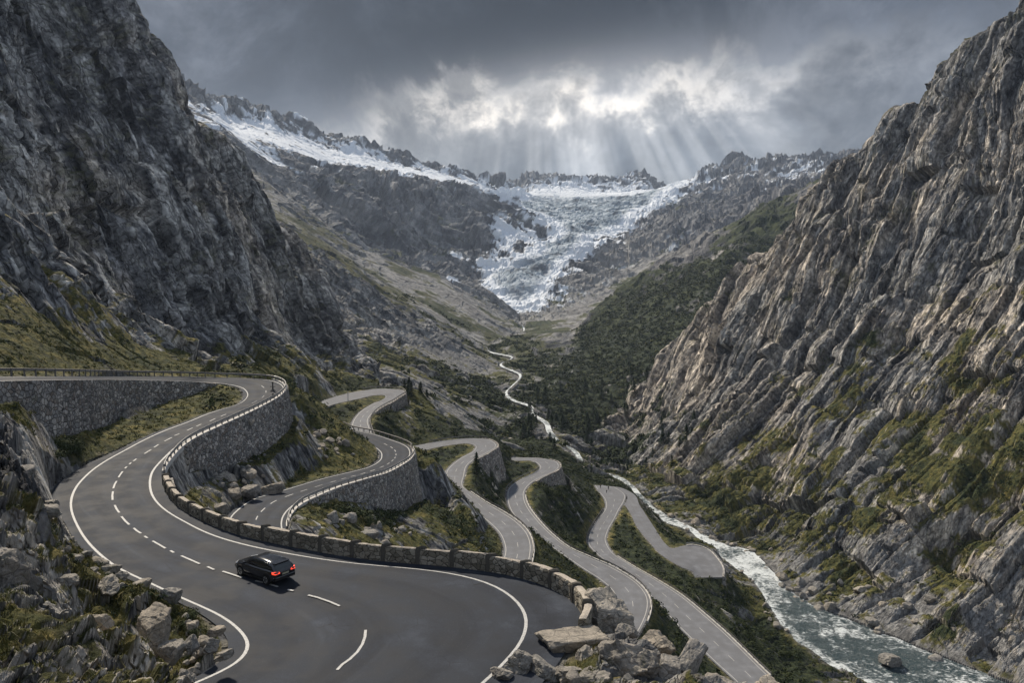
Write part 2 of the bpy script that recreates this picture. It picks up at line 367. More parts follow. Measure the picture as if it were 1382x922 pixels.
# right wall
line(CLIFF, [(1830,-560,300),(1700,-400,330),(1500,-160,390),(1351,2,430),(1319,43,440),(1286,81,448),(1278,103,452),(1259,117,458),(1238,144,465),(1205,149,472),(1183,168,480),(1167,190,485),(1140,203,492),(1107,233,503),(1080,276,512),(1053,314,522),(1021,342,540),(977,379,562),(934,428,592),(912,460,608),(890,486,620),(868,520,630),(845,548,620),(815,580,570),(800,610,510)], 8)
line((.8, .50, 0, .15, .2), [(880,640,420),(950,640,372),(1050,636,340),(1150,606,322),(1250,560,308),(1382,500,292),(1600,400,270),(1830,300,240)], 10)
line((.9, .15, 0, .1, .2), [(930,540,500),(1000,500,455),(1100,440,420),(1200,380,395),(1300,290,380),(1382,200,372),(1600,0,330),(1830,-200,290)], 12)
line((.7, .62, 0, .22, .2), [(960,690,338),(1050,700,296),(1150,690,276),(1250,660,262),(1382,610,250),(1600,540,226),(1830,480,200)], 10)
line((.8, .42, 0, .15, .3), [(1150,770,247),(1250,760,235),(1382,730,225),(1600,700,200),(1830,680,175)], 12)
lz(FOR, [(1830,60,420),(1600,40,520),(1351,60,560),(1200,10,640),(1053,-40,660),(977,-70,700),(912,-80,720),(868,-88,720),(820,-90,680)], 14)
lz(FOR, [(1830,60,800),(1500,60,900),(1200,-20,900),(1053,-60,900)], 30)
# left massif
line(CLIFF, [(-430,-700,200),(-200,-450,235),(0,-190,268),(80,-70,285),(130,-25,295),(150,0,300),(180,40,312),(205,62,322),(215,95,330),(245,150,345),(300,212,380),(320,240,392),(345,270,410),(375,310,430),(400,345,450),(412,385,460),(425,420,468),(440,450,465),(470,485,440),(500,505,420),(530,520,400)], 8)
line(CLIFF, [(-430,150,105),(-150,240,120),(0,330,138),(60,360,148),(100,392,162),(150,420,180),(200,450,198),(260,465,220),(300,452,245),(340,440,275),(380,452,310),(410,470,345)], 10)
line((.55, .5, 0, .1, .2), [(-430,380,74),(-150,400,88),(0,420,102),(60,430,116),(120,450,132),(180,470,150),(240,480,172),(300,478,200),(350,490,232)], 10)
line(GR, [(-300,505,66),(-60,500,80),(0,498,87),(100,501,101),(180,503,126),(240,504,140),(290,505,150),(335,505,159),(365,508,163),(392,515,166),(400,522,176)], 8)
line(SLOPE, [(400,505,240),(440,515,280),(470,522,300),(500,522,318),(545,523,320),(560,530,310)], 8)
lz(SCREE, [(-430,150,400),(0,120,460),(150,80,500),(300,20,600),(400,-20,620),(450,-40,600)], 20)
# mid-left bluff
line(FARR, [(425,426,640),(450,440,645),(485,454,655),(520,460,680),(545,468,700)], 10)
line((1, .2, 0, .1, .1), [(395,330,750),(403,333,760),(424,341,765),(465,366,780),(498,387,790),(531,411,800),(560,440,780)], 8)
line((.45, .30, 0, .1, .5), [(380,300,1000),(430,325,1050),(480,360,1060),(510,385,1050)], 12)
line((.45, .26, 0, .1, .5), [(370,270,1300),(420,300,1350),(470,330,1380)], 14)
line(SLOPE, [(470,480,520),(500,478,560),(540,480,620)], 12)
# scree sides of the valley (left)
line(SCREE, [(560,550,360),(600,572,355),(640,588,375),(665,600,400)], 12)
line(SCREE, [(540,500,450),(580,520,450),(620,545,465),(660,565,490)], 12)
line(SCREE, [(560,470,700),(600,490,720),(640,510,740)], 14)
line(FOR, [(690,592,455),(700,570,500),(675,535,640),(665,520,700)], 14)
line(SCREE, [(580,420,1100),(620,450,1100),(650,470,1080)], 14)
line(SCREE, [(600,380,1500),(640,410,1500),(670,430,1500)], 14)
line(FARR, [(500,350,1500),(540,365,1600),(590,370,1750),(630,385,1800)], 14)
line((1.1, .1, .05, .2, .1), [(480,330,1800),(540,345,2000),(580,345,2150),(620,340,2200),(680,342,2250),(715,332,2400)], 12)
line((1.1, .1, .05, .1, .1), [(420,240,2100),(480,235,2300),(540,238,2400),(600,248,2500),(650,258,2600),(690,280,2650),(712,300,2650),(727,322,2600)], 12)
line((.8, .12, .0, .1, .4), [(330,215,1500),(370,240,1700),(430,280,1800),(480,290,1900)], 14)
line((.14, .05, .72, 0, .2), [(250,130,1750),(280,160,1900),(340,185,2100),(400,205,2300),(450,222,2450),(500,228,2600),(560,238,2700),(620,252,2850)], 12)
line((.12, .0, .80, 0, .2), [(300,165,2300),(360,180,2400),(400,190,2550),(450,205,2700),(520,222,2850),(590,238,3000),(640,250,3100)], 12)
line((.6, 0, .0, 0, .1), [(-430,60,1500),(0,60,1700),(225,105,2000)], 10)
line((.6, 0, .35, 0, .1), [(262,130,2200),(304,160,2400),(352,160,2600),(406,175,2750),(434,195,2850),(477,200,2950),(519,217,3000),(563,225,3100),(610,235,3200),(640,246,3300)], 10)
line(PEAK, [(-430,-50,1600),(0,0,1850),(200,75,1980),(220,87,2050),(240,103,2100),(259,115,2250),(285,140,2350),(304,146,2400),(321,135,2500),(335,140,2550),(352,137,2600),(369,155,2650),(385,158,2700),(398,151,2750),(412,153,2780),(425,172,2820),(434,180,2850),(455,182,2900),(477,180,2950),(495,190,3000),(506,194,3020),(519,201,3050),(528,196,3080),(543,194,3100),(555,200,3120),(564,213,3150),(580,221,3200),(597,221,3250),(609,223,3280),(622,233,3320),(634,241,3350),(650,240,3400),(660,246,3430),(667,249,3450),(672,247,3600)], 6)
lz(FARR, [(-430,200,2400),(0,250,2800),(300,250,3400),(500,200,3800),(640,200,4200)], 60)
# glacier
line(SNOW, [(672,251,3700),(700,256,3750),(760,262,3800),(800,265,3800),(850,262,3700),(900,254,3700),(940,247,3800)], 10)
line(ICE, [(655,260,3200),(690,270,3150),(740,278,3150),(800,275,3200),(850,268,3250),(885,262,3300),(905,252,3500)], 10)
line(ICE, [(700,288,2800),(740,300,2750),(790,298,2800),(840,290,2850),(875,284,2900)], 10)
line(ICE, [(668,345,2250),(700,335,2350),(730,328,2450),(760,320,2500),(800,312,2600),(835,305,2700)], 10)
line(ICE, [(655,350,2150),(680,352,2120),(720,348,2180),(760,345,2200),(785,335,2300)], 10)
line((.5, 0, .95, 0, .0), [(657,368,2060),(668,390,1960),(682,408,1880),(697,418,1840),(712,418,1830),(726,400,1920),(742,380,2050)], 8)
line((.5, 0, .15, 0, .6), [(640,385,2000),(652,398,1930),(668,415,1850),(685,428,1790)], 8)
line((.9, .05, .15, 0, .5), [(745,412,1830),(765,385,1990),(790,360,2150),(820,342,2350)], 8)
line((.8, .05, .15, 0, .7), [(640,400,1850),(660,410,1830),(690,431,1775),(705,434,1770),(725,427,1790),(760,405,1850),(800,385,2000),(840,360,2200),(870,335,2400)], 10)
line(SCREE, [(730,440,1500),(780,430,1550),(830,400,1750),(870,370,1900)], 14)
line(FARR, [(860,320,2600),(880,300,2750),(905,285,2900),(940,268,3100),(960,262,3200)], 10)
line((1.0, .1, .1, 0, .2), [(920,330,2200),(1000,290,2300),(1080,262,2300),(1140,240,2200)], 14)
line((.9, 0, .45, 0, .2), [(945,250,3600),(980,245,3500),(1030,240,3400),(1080,238,3300),(1140,232,3200)], 14)
line(PEAK, [(938,246,3900),(953,237,3800),(966,230,3780),(977,226,3750),(985,226,3750),(992,218,3750),(1000,215,3750),(1008,218,3750),(1018,225,3750),(1029,224,3750),(1045,226,3750),(1060,222,3700),(1077,221,3700),(1095,224,3650),(1115,219,3650),(1160,210,3600),(1250,190,3500),(1400,170,3400),(1830,120,2800)], 6)
line(PEAK, [(660,246,5000),(672,243,5000),(690,247,5000),(719,240,5000),(740,241,5000),(767,236,5000),(790,238,5000),(815,235,5000),(840,240,5000),(867,238,5000),(900,241,5000),(934,238,5000),(960,240,5000)], 6)
lz(FARR, [(-430,0,5450),(691,50,5450),(1830,0,5450)], 100)
lz(FARR, [(660,200,5300),(940,200,5300)], 60)
lz(FARR, [(940,300,4600),(1200,300,4600),(1830,200,3600)], 60)
# green ridge right of the valley
line((.8, .3, 0, .35, .2), [(1830,0,1000),(1400,100,1150),(1200,185,1280),(1134,216,1320),(1097,244,1310),(1043,266,1300),(1005,293,1290),(967,309,1280),(940,325,1270),(905,342,1250),(867,371,1210),(824,409,1150),(791,438,1090),(755,458,1020),(724,472,970),(709,484,930)], 8)
lz(SCREE, [(1830,0,1700),(1200,60,1750),(1005,0,1650),(900,-60,1500),(824,-75,1350),(760,-85,1200)], 30)
line(FOR, [(720,505,830),(760,500,850),(800,480,900),(850,450,950),(900,420,980),(960,380,1000)], 14)
line((.4, .4, 0, 1, .05), [(715,540,650),(750,545,640),(800,530,680),(850,500,760),(900,480,800)], 14)
line((.4, .4, 0, 1, .05), [(755,585,520),(780,590,530),(800,585,560),(840,560,640)], 10)
line(FOR, [(800,632,430),(830,625,470),(860,600,540)], 10)
line((.6, .3, 0, .3, .6), [(700,478,960),(690,470,1000),(715,455,1200),(740,450,1300)], 14)

# river
RIV = [(699.7,434.3,3,1740,90),(703,451,3,0,91),(686.5,458,3.2,0,91),(663.9,477.3,3.2,0,91.5),(690,483,3.2,0,91.5),(675.8,494,3.4,0,92),(702,508.3,3.2,0,92.3),(689,525,3,0,93),(683,532,3,0,93),(695,543,3.5,0,93.5),(714,549,4,0,94),(718.8,560.8,4.5,0,94),(735.5,570.4,5,0,94.5),(742.6,584.7,6,0,94.5),
 (754.6,597.8,5.5,0,95),(773.6,608.5,5.5,0,95.5),(792.7,630,6,0,96),(812,638,6,0,96.5),(832,644,6,0,97),(850,656,6,0,97.5),(869,676,6,0,98)]
RS = [(u - w * .30, v + .3, u + w * .30, v - .3, h) for u, v, w, _, h in RIV]
RS += [(875,686.6,887,688.3,98),(903,706.6,926.6,710,98.5),(936.6,720,970,731.6,99),(960,743,1009.8,743,99.3),(993,766.5,1033,763,99.7),(1016.5,783,1059.7,793,100),(1039.8,816.5,1093,816,100.3),(1059.7,846.4,1143,836.4,100.6),(1093,876.4,1193,856.4,101),(1153,913,1250,880,101.3),(1215,950,1330,912,101.6),(1300,1010,1450,960,102),(1500,1150,1650,1040,102.6)]
RV = spline_sections(RS, 1.5)
BENCH = [('A', 1, [(372,514.5,2.5),(381,520,5.0),(383,526,5.6),(360,544,6.2),(333,557,6.6),(290,577,5.6),(255,593,4.2),(225,617,2.4),(206,640,1.5)], 1.0, 5.0),
 ('A', 0, [(300,518,.5),(275,516,1.4),(245,514.5,2.8),(201,513,4.7),(151,513,5.8),(108,513,6.1),(60,513.5,6.1),(-60,516,5.5)], .75, 5.5),
 ('B', 1, [(405,677,.8),(437,664,1.4),(470,652,3.2),(491,646,5.0),(528,634,8.0),(550,619,8.4),(553.5,613,5.0),(553,606,1.5)], 1.0, 5.0),
 ('S', 1, [(503,557,.6),(520,546,2.5),(541,534,5.),(545.9,530,5.5),(534,525.5,4.)], 1.0, 3.0),
 ('C', 1, [(640,620,2.),(656,611.5,5.),(669,603,9.5),(664,596,9.),(652,592.6,6.)], 1.0, 5.0),
 ('D', 1, [(720,649,1.5),(732,643,4.),(749,635.4,9.),(753.6,628,11.5),(747,622.4,9.)], 1.0, 5.5)]
def road_pts():
    for k in RD:
        Lo, Ro = EDGE[k]; n = len(Lo); 
        st = max(1, int(2.5 / (np.linalg.norm(Lo[1:] - Lo[:-1], axis=1).mean() + 1e-6)))
        tg = {'A': (.05, .6, 0, 0, .1), 'B': (.1, .6, 0, .1, .1)}.get(k, (.12, .6, 0, .65, .1))
        for i in range(0, n, st):
            for t in np.linspace(0, 1, 4):
                p = Lo[i] * (1 - t) + Ro[i] * t; put((p[0], p[1], p[2] - .12), tg)
road_pts()
n = len(RV[0])
for i in range(0, n, 3):
    for t in (0, .5, 1):
        p = RV[0][i] * (1 - t) + RV[1][i] * t; put((p[0], p[1], p[2] - (.9 if t == .5 else -.1)), BANK)
# ------------------------------------------------------------------ terrain sheet
def seg(a, b, n): return np.linspace(math.log(a), math.log(b), max(8, int(n * QUAL)), endpoint=False)
nA = int(1560 * QUAL)
GA = np.linspace(-1.06, 1.06, nA)
GL = np.concatenate([seg(10, 62, 420), seg(62, 650, 1250), seg(650, 1500, 230), seg(1500, 5100, 380), seg(5100, 5460, 8)])
nR = len(GL)
def tin(points):
    P = np.array(points, float)
    xa = P[:, 0] / P[:, 1]; yl = np.log(P[:, 1])
    key = np.round(np.stack([xa * 3000, yl * 2000], 1)).astype(int)
    _, ui = np.unique(key, axis=0, return_index=True); P = P[ui]; xa = xa[ui]; yl = yl[ui]
    res = delaunay_2d_cdt([Vector((float(a), float(b) * .5)) for a, b in zip(xa, yl)], [], [], 0, 1e-7)
    V = res[0]; T = np.array(res[2]); orig = [o[0] for o in res[3]]
    ch = np.concatenate([(P[:, 2] / P[:, 1])[:, None], P[:, 3:]], 1)[orig]
    return np.stack([[v.x for v in V], [v.y * 2 for v in V]], 1), T, ch
def raster(V, T, ch, out=None):
    nc = ch.shape[1]
    if out is None: out = np.full((nR, nA, nc), np.nan, np.float32)
    ca = (V[:, 0] - GA[0]) / (GA[1] - GA[0]); cr = np.interp(V[:, 1], GL, np.arange(nR), left=-1, right=nR)
    for t in T:
        a, b, c = t
        i0 = max(0, int(math.floor(min(ca[a], ca[b], ca[c])))); i1 = min(nA - 1, int(math.ceil(max(ca[a], ca[b], ca[c]))))
        j0 = max(0, int(math.floor(min(cr[a], cr[b], cr[c])))); j1 = min(nR - 1, int(math.ceil(max(cr[a], cr[b], cr[c]))))
        if i1 < i0 or j1 < j0: continue
        ax, ay = V[a]; bx, by = V[b]; cx, cy = V[c]
        det = (by - cy) * (ax - cx) + (cx - bx) * (ay - cy)
        if abs(det) < 1e-14: continue
        X = GA[i0:i1 + 1][None]; Y = GL[j0:j1 + 1][:, None]
        w0 = ((by - cy) * (X - cx) + (cx - bx) * (Y - cy)) / det
        w1 = ((cy - ay) * (X - cx) + (ax - cx) * (Y - cy)) / det
        w2 = 1 - w0 - w1
        m = (w0 >= -1e-5) & (w1 >= -1e-5) & (w2 >= -1e-5)
        if not m.any(): continue
        val = w0[..., None] * ch[a] + w1[..., None] * ch[b] + w2[..., None] * ch[c]
        sub = out[j0:j1 + 1, i0:i1 + 1]
        sub[m] = val[m]
    return out
V_, T_, C_ = tin(PTS)
GRD = raster(V_, T_, C_)
for _ in range(60):
    bad = np.isnan(GRD[..., 0])
    if not bad.any(): break
    sh = np.roll(GRD, 1, 0); sh[0] = GRD[0]; GRD[bad] = sh[bad]
    bad = np.isnan(GRD[..., 0]); sh = np.roll(GRD, -1, 0); sh[-1] = GRD[-1]; GRD[bad] = sh[bad]
GRD = np.nan_to_num(GRD)
def blur(a, r):
    r = max(1, int(r * QUAL)); 
    for ax in (0, 1):
        for _ in range(2):
            p = [(0, 0)] * a.ndim; p[ax] = (r + 1, r)
            c = np.cumsum(np.pad(a.astype(np.float64), p, mode='edge'), axis=ax)
            n = a.shape[ax]
            s1 = [slice(None)] * a.ndim; s2 = s1[:]
            s1[ax] = slice(2 * r + 1, 2 * r + 1 + n); s2[ax] = slice(0, n)
            a = ((c[tuple(s1)] - c[tuple(s2)]) / (2 * r + 1)).astype(np.float32)
    return a
Y = np.exp(GL)[:, None].astype(np.float32) * np.ones((1, nA), np.float32)
X = Y * GA[None].astype(np.float32)

# roads rastered exactly
def ribbon_tris(Lp, Rp):
    V = np.concatenate([Lp, Rp]); n = len(Lp)
    T = [(i, i + 1, n + i) for i in range(n - 1)] + [(i + 1, n + i + 1, n + i) for i in range(n - 1)]
    return np.stack([V[:, 0] / V[:, 1], np.log(np.maximum(V[:, 1], 1))], 1), T, (V[:, 2] / V[:, 1])[:, None]
road_q = np.full((nR, nA, 1), np.nan, np.float32)
for k in ('S', 'C', 'D', 'G', 'E', 'B', 'A'):
    Lo, Ro = EDGE[k]
    Lw = offset_poly(Lo, Ro, .35); Rw = offset_poly(Ro, Lo, .35)
    raster(*ribbon_tris(Lw, Rw), out=road_q)
on_road = ~np.isnan(road_q[..., 0])
rwid = .4 + 5.0 * sst(RV[0][:, 1], 420, 620)
riv_q = raster(*ribbon_tris(offset_poly(RV[0], RV[1], rwid), offset_poly(RV[1], RV[0], rwid)))
on_riv = ~np.isnan(riv_q[..., 0])

bench_q = np.full((nR, nA, 1), np.nan, np.float32)
for k, sd_, prof, o0, o1 in BENCH:
    P0, Q0 = EDGE[k][sd_], EDGE[k][1 - sd_]; ii = np.array([idx_of_edge(k, sd_, p[:2]) for p in prof]); hh = np.array([p[2] for p in prof]); o = np.argsort(ii); ii = ii[o]; hh = hh[o]
    sel = slice(ii[0], ii[-1] + 1); Hh = np.interp(np.arange(ii[0], ii[-1] + 1), ii, hh)
    a_ = offset_poly(P0[sel].copy(), Q0[sel], o0); b_ = offset_poly(P0[sel].copy(), Q0[sel], o1)
    a_[:, 2] -= Hh; b_[:, 2] -= Hh + .4
    raster(*ribbon_tris(a_, b_), out=bench_q)
on_bench = ~np.isnan(bench_q[..., 0]) & ~on_road

# distance to the nearest road and to the river, on a coarse grid
def dist_field(P, ymax):
    st = max(1, int(6 * QUAL)); js = np.arange(0, nR, st); iz = np.arange(0, nA, st)
    xs = X[js][:, iz]; ys = Y[js][:, iz]; d = np.full(xs.shape, 1e4, np.float32)
    sel = ys[:, 0] < ymax
    xx = xs[sel]; yy = ys[sel]; best = np.full(xx.shape, 1e8, np.float32)
    for p in P: best = np.minimum(best, (xx - p[0])**2 + (yy - p[1])**2)
    d[sel] = np.sqrt(best)
    # bilinear up
    fj = np.interp(np.arange(nR), js, np.arange(len(js))); fi = np.interp(np.arange(nA), iz, np.arange(len(iz)))
    j0 = np.minimum(fj.astype(int), len(js) - 2); i0 = np.minimum(fi.astype(int), len(iz) - 2); tj = (fj - j0)[:, None]; ti = (fi - i0)[None]
    return ((d[j0][:, i0] * (1 - tj) + d[j0 + 1][:, i0] * tj) * (1 - ti) + (d[j0][:, i0 + 1] * (1 - tj) + d[j0 + 1][:, i0 + 1] * tj) * ti).astype(np.float32)
rp = []
for k in RD:
    for P in EDGE[k]:
        rp += [p for p in P[::3]]
DR = dist_field(rp, 430); DR[on_road] = 0
DV = dist_field([p for P in RV for p in P[::3]], 560); DV[on_riv] = 0

q = GRD[..., 0]
qs = blur(q, 5)
wroad = sst(DR, 1.0, 8.0) * sst(DV, 0.5, 5)
q = q * (1 - wroad) + qs * wroad
q = np.where(on_bench, np.minimum(q, bench_q[..., 0]), q)
TAG = blur(GRD[..., 1:], 7); del GRD
AMP, GRA, SNO, FORE, SCR = [TAG[..., i] for i in range(5)]
Z = q * Y

# relief: broken blocks leaning with the strata; left wall and right wall lean opposite ways
side = sst(X / Y, 0.05, 0.25)        # 0 left, 1 right
def strata(x, y, z, s, tw=0.):
    # long axis of the blocks: up and towards the valley head; short axis across
    # right wall: pillars lean to the upper right, left wall: to the lower right
    ax = np.where(s > .5, .52 + tw, -.44 - tw); ay = np.where(s > .5, .30, .20)
    n = np.sqrt(ax**2 + ay**2 + .8**2)
    a = (ax * x + ay * y + .8 * z) / n                     # along the pillars
    b = (x * .8 - ax * z) / np.sqrt(.64 + ax**2)           # across
    c = y - ay * a
    return a, b + .22 * c, c - .22 * b
def ridged(x, y, z, n, gain=.5):
    o = 0; am = 1.
    for i in range(n):
        o = o + am * (1 - 2 * np.abs(perlin(x + 11.7 * i, y - 3.3 * i, z + 6.1 * i))); x = x * 2.07; y = y * 2.07; z = z * 2.07; am *= gain
    return o
def relief(x, y, z, s, sel, amp):
    w = 4.0
    wx = x + w * fbm(x / 60, y / 60, z / 60, 2); wy = y + w * fbm(x / 60 + 9, y / 60, z / 60 - 4, 2); wz = z + w * fbm(x / 60, y / 60 + 7, z / 60 + 2, 2)
    a, b, c = strata(wx, wy, wz, s)
    frac = sst(fbm(x / 28, y / 28, z / 28 + 9, 3), -.25, .35)             # massive slabs here, shattered rock there
    ck = np.zeros(x.shape, np.float32)
    def edge(a, b, c, seed, w):
        ib = np.floor(b).astype(np.int32); c = c + _r1[_h(ib + seed, ib * 0 + 7, ib * 0)][..., 0] * 3.7; ic = np.floor(c).astype(np.int32); a = a + _r1[_h(ib + seed, ic, ib * 0 + 3)][..., 1] * 5.3
        fa = np.abs(a - np.floor(a) - .5); fc = np.abs(c - ic - .5)
        return np.maximum(1 - np.clip((.5 - fc) / w, 0, 1), .7 * (1 - np.clip((.5 - fa) / (w * .5), 0, 1)))
    r = 8.0 * (ridged(a / 240, b / 70, c / 40, 5, .46) - .55)             # ribs and gullies
    r += 8.5 * brick(a / 95, b / 34, c / 17, .9, 0, .3)
    a, b, c = strata(wx, wy, wz, s, .12)
    r += 4.2 * brick(a / 38, b / 14, c / 7.4, 1.0, 11, .28); ck = np.maximum(ck, edge(a / 38, b / 14, c / 7.4, 11, .07))
    a, b, c = strata(wx, wy + .5 * fbm(x / 9, y / 9, z / 9, 2), wz, s, -.10)
    r += (.7 + 1.1 * frac) * brick(a / 14, b / 6, c / 3.1, 1.1, 23, .25); ck = np.maximum(ck, .9 * edge(a / 14, b / 6, c / 3.1, 23, .10))
    a, b, c = strata(wx, wy, wz + .3 * fbm(x / 5, y / 5, z / 5 + 3, 2), s, .22)
    r += (.12 + .75 * frac) * brick(a / 5.4, b / 2.6, c / 1.5, 1.1, 37, .25); ck = np.maximum(ck, .7 * frac * edge(a / 5.4, b / 2.6, c / 1.5, 37, .16))
    r += (.04 + .26 * frac) * brick(a / 2.1 + .3 * b, b / 1.2, c / .75, 1.1, 41)
    r += .7 * (ridged(a / 30, b / 14, c / 8, 4, .55) - .6)
    global CRK; CRK = ck
    return r
near = Y[:, 0] < 1100
jn = int(near.sum())
xs, ys, zs = X[:jn], Y[:jn], Z[:jn]
small = 1 - .82 * (1 - sst(ys, 60, 130))       # gentler big forms right in front
RN = relief(xs, ys, zs, side[:jn], None, None)
RN -= RN[AMP[:jn] > .7].mean()
# small-scale version for the foreground
xf, yf, zf = X[:jn], Y[:jn], Z[:jn]
fj = int((Y[:, 0] < 135).sum())
def relief_fg(x, y, z):
    wx = x + 1.0 * fbm(x / 6, y / 6, z / 6, 2); wy = y + 1.0 * fbm(x / 6 + 9, y / 6, z / 6 - 4, 2); wz = z + 1.0 * fbm(x / 6, y / 6 + 7, z / 6, 2)
    a = .35 * wx + .3 * wy + .88 * wz; b = .9 * wx - .35 * wz; c = wy - .25 * a
    fr = sst(fbm(x / 5, y / 5, z / 5 + 4, 2), -.3, .3)
    r = 2.6 * brick(a / 5.4, b / 2.6, c / 3.4, 1.0, 3, .15)
    r += 1.25 * brick(a / 2.6 + .2 * b, b / 1.25, c / 1.7, 1.1, 5, .2)
    r += (.25 + .35 * fr) * brick(a / 1.1, b / .55 + .2 * c, c / .75, 1.1, 9, .2) + (.06 + .12 * fr) * brick(a / .45, b / .26, c / .33, 1.1, 15)
    return r + .8 * (ridged(x / 7, y / 7, z / 7, 4, .5) - .6)
RF = .75 * relief_fg(X[:fj], Y[:fj], Z[:fj]); RF -= RF.mean()
wf = 1 - sst(Y[:fj], 62, 125); wf_full = np.zeros_like(RN); wf_full[:fj] = wf
RN[:fj] = RN[:fj] * (1 - wf) + RF * wf
# far relief
jf0 = int((Y[:, 0] < 560).sum())
xs, ys, zs = X[jf0:], Y[jf0:], Z[jf0:]
def relief_far(x, y, z, s):
    wx = x + 60 * fbm(x / 300, y / 300, z / 300, 2); wy = y + 60 * fbm(x / 300 + 9, y / 300, z / 300 - 4, 2); wz = z
    a, b, c = strata(wx, wy, wz, s)
    r = 46 * (ridged(wx / 700, wy / 240, wz / 800, 6, .55) - .9)
    r += 16 * brick(a / 170, b / 44, c / 56, 1.2, 2) + 10 * brick(a / 66, b / 20, c / 25, 1.2, 5) + 4.5 * brick(a / 26, b / 9, c / 11, 1.2, 8)
    return r
RFAR = relief_far(xs, ys, zs, side[jf0:]) * (.35 + .65 * sst(ys, 900, 2400))
RFAR -= RFAR.mean() * .8
REL = np.zeros_like(Z)
REL[:jn] = RN
wfar = sst(Y[jf0:], 560, 1050)
REL[jf0:] = REL[jf0:] * (1 - wfar) + RFAR * wfar
del RN, RF, RFAR
NEARW = 1 - sst(Y, 70, 110)
DAMP = ((.25 * sst(DR, .9, 4) + .75 * sst(DR, 2, 26)) * (1 - NEARW) + sst(DR, .7, 4.5) * NEARW) * (0.06 + .94 * sst(DV, .3, 9.0))
D3 = REL * AMP * DAMP
# gentle tussocky ground everywhere off-road
tn = int((Y[:, 0] < 420).sum())
D3[:tn] += (.35 * fbm(X[:tn] / 2.3, Y[:tn] / 2.3, Z[:tn] / 2.3, 3) + .9 * fbm(X[:tn] / 9, Y[:tn] / 9, Z[:tn] / 9, 2)) * sst(DR[:tn], .6, 5) * sst(DV[:tn], .2, 4) * .6
# normals of the bare form
def normals(X, Y, Z):
    du = np.stack([np.gradient(a, axis=1) for a in (X, Y, Z)], -1); dv = np.stack([np.gradient(a, axis=0) for a in (X, Y, Z)], -1)
    n = np.cross(du, dv); n /= np.maximum(np.linalg.norm(n, axis=-1, keepdims=True), 1e-9)
    return n
Zb = blur(Z, 12) * 0 + blur(q, 12) * Y
NB = normals(X, Y, Zb).astype(np.float32)
lat = sst(DR, 2, 14)[..., None]
vec = NB * lat + np.array([0, 0, 1], np.float32) * (1 - lat)
PX = X + vec[..., 0] * D3; PY = Y + vec[..., 1] * D3; PZ = Z + vec[..., 2] * D3
# ice: crevassed surface
PZ += (SNO > .3) * sst(SNO, .5, 1.0) * 0
# seat roads
rz = road_q[..., 0] * Y - .10
PX[on_road] = X[on_road]; PY[on_road] = Y[on_road]; PZ[on_road] = rz[on_road]
rvz = riv_q[..., 0] * Y - .8; PZ[on_riv] = np.minimum(PZ[on_riv], rvz[on_riv]); PX[on_riv] = X[on_riv]; PY[on_riv] = Y[on_riv]; PZ[on_riv] = rvz[on_riv]
NF = normals(PX, PY, PZ).astype(np.float32)
slope = NF[..., 2]
del NB, vec, REL

# ground cover masks
def nmix(fn_near, fn_far):
    o = np.zeros(Z.shape, np.float32); o[:jn] = fn_near(PX[:jn], PY[:jn], PZ[:jn], side[:jn])
    f = fn_far(PX[jf0:], PY[jf0:], PZ[jf0:], side[jf0:]); o[jf0:] = o[jf0:] * (1 - wfar) + wfar * f
    return o
no1 = nmix(lambda x, y, z, s: fbm(x / 16, y / 16, z / 16, 6, .6), lambda x, y, z, s: fbm(x / 110, y / 110, z / 110, 6, .6))
def nb2(x, y, z, s):
    a, b, c = strata(x, y, z, s); return fbm(a / 10, b / 4, c / 2.2, 5, .66)
def nb2f(x, y, z, s):
    a, b, c = strata(x, y, z, s); return fbm(a / 70, b / 40, c / 22, 5, .66)
no2 = nmix(nb2, nb2f)
no3 = nmix(lambda x, y, z, s: fbm(x / 1.6, y / 1.6, z / 1.6, 4, .65), lambda x, y, z, s: fbm(x / 14, y / 14, z / 14, 4, .65))
big = nmix(lambda x, y, z, s: fbm(x / 70 + 5, y / 70, z / 70, 3), lambda x, y, z, s: fbm(x / 500, y / 500, z / 500, 3))
def blk(x, y, z, s):
    a, b, c = strata(x, y, z, s); return brick(a / 14, b / 6, c / 3.1, 0., 23) + .7 * brick(a / 38, b / 14, c / 7.4, 0., 11)
def blkf(x, y, z, s):
    a, b, c = strata(x, y, z, s); return brick(a / 60, b / 30, c / 20, 0., 5) + .6 * brick(a / 24, b / 13, c / 9, 0., 8)
block = nmix(blk, blkf)
sb = blur(slope, 4) * .6 + slope * .4
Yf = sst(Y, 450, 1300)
grass = sst(GRA * 1.5 - .66 + (sb - .66) * 1.7 + no1 * .62 + no3 * .22, -.06, .12)
shrub = sst(FORE * 1.4 - .72 + no1 * .8 + no3 * .35 + (sb - .6) * .9, -.03, .12)
scree = sst(SCR * 1.5 - .62 - no1 * .5 + no3 * .2, -.1, .2)
snow = sst(SNO * 1.6 - .84 + no1 * .55 + no2 * .62 * (1 - .6 * sst(SNO, .85, 1.)) + (blur(slope, 7) - .66) * 1.3, -.03, .05)
snow *= sst(SNO, .05, .15)
for (u, v, d, rx, ry) in ((620, 345, 2150, 34, 26), (609, 399, 1700, 16, 26)):
    if d < 10: continue
    p = at_d(u, v, d); e = ((X - p[0]) / rx)**2 + ((Y - p[1]) / ry)**2 + no2 * 1.1
    snow = np.maximum(snow, 1 - sst(e, .6, .9))
ice = sst(SNO, .88, .99) * sst(Y, 1500, 1800)
grass = np.where(on_road, 0, grass) * sst(DV, .5, 3)
shrub = shrub * sst(DR, 1.2, 3) * sst(DV, 1.5, 5)
wet = 1 - sst(DV, 0, 5)
dirt = (1 - sst(DR, .1, 1.8)) * sst(no3, -.2, .3)
def lerp(a, b, t): return a * (1 - t[..., None]) + b * t[..., None]
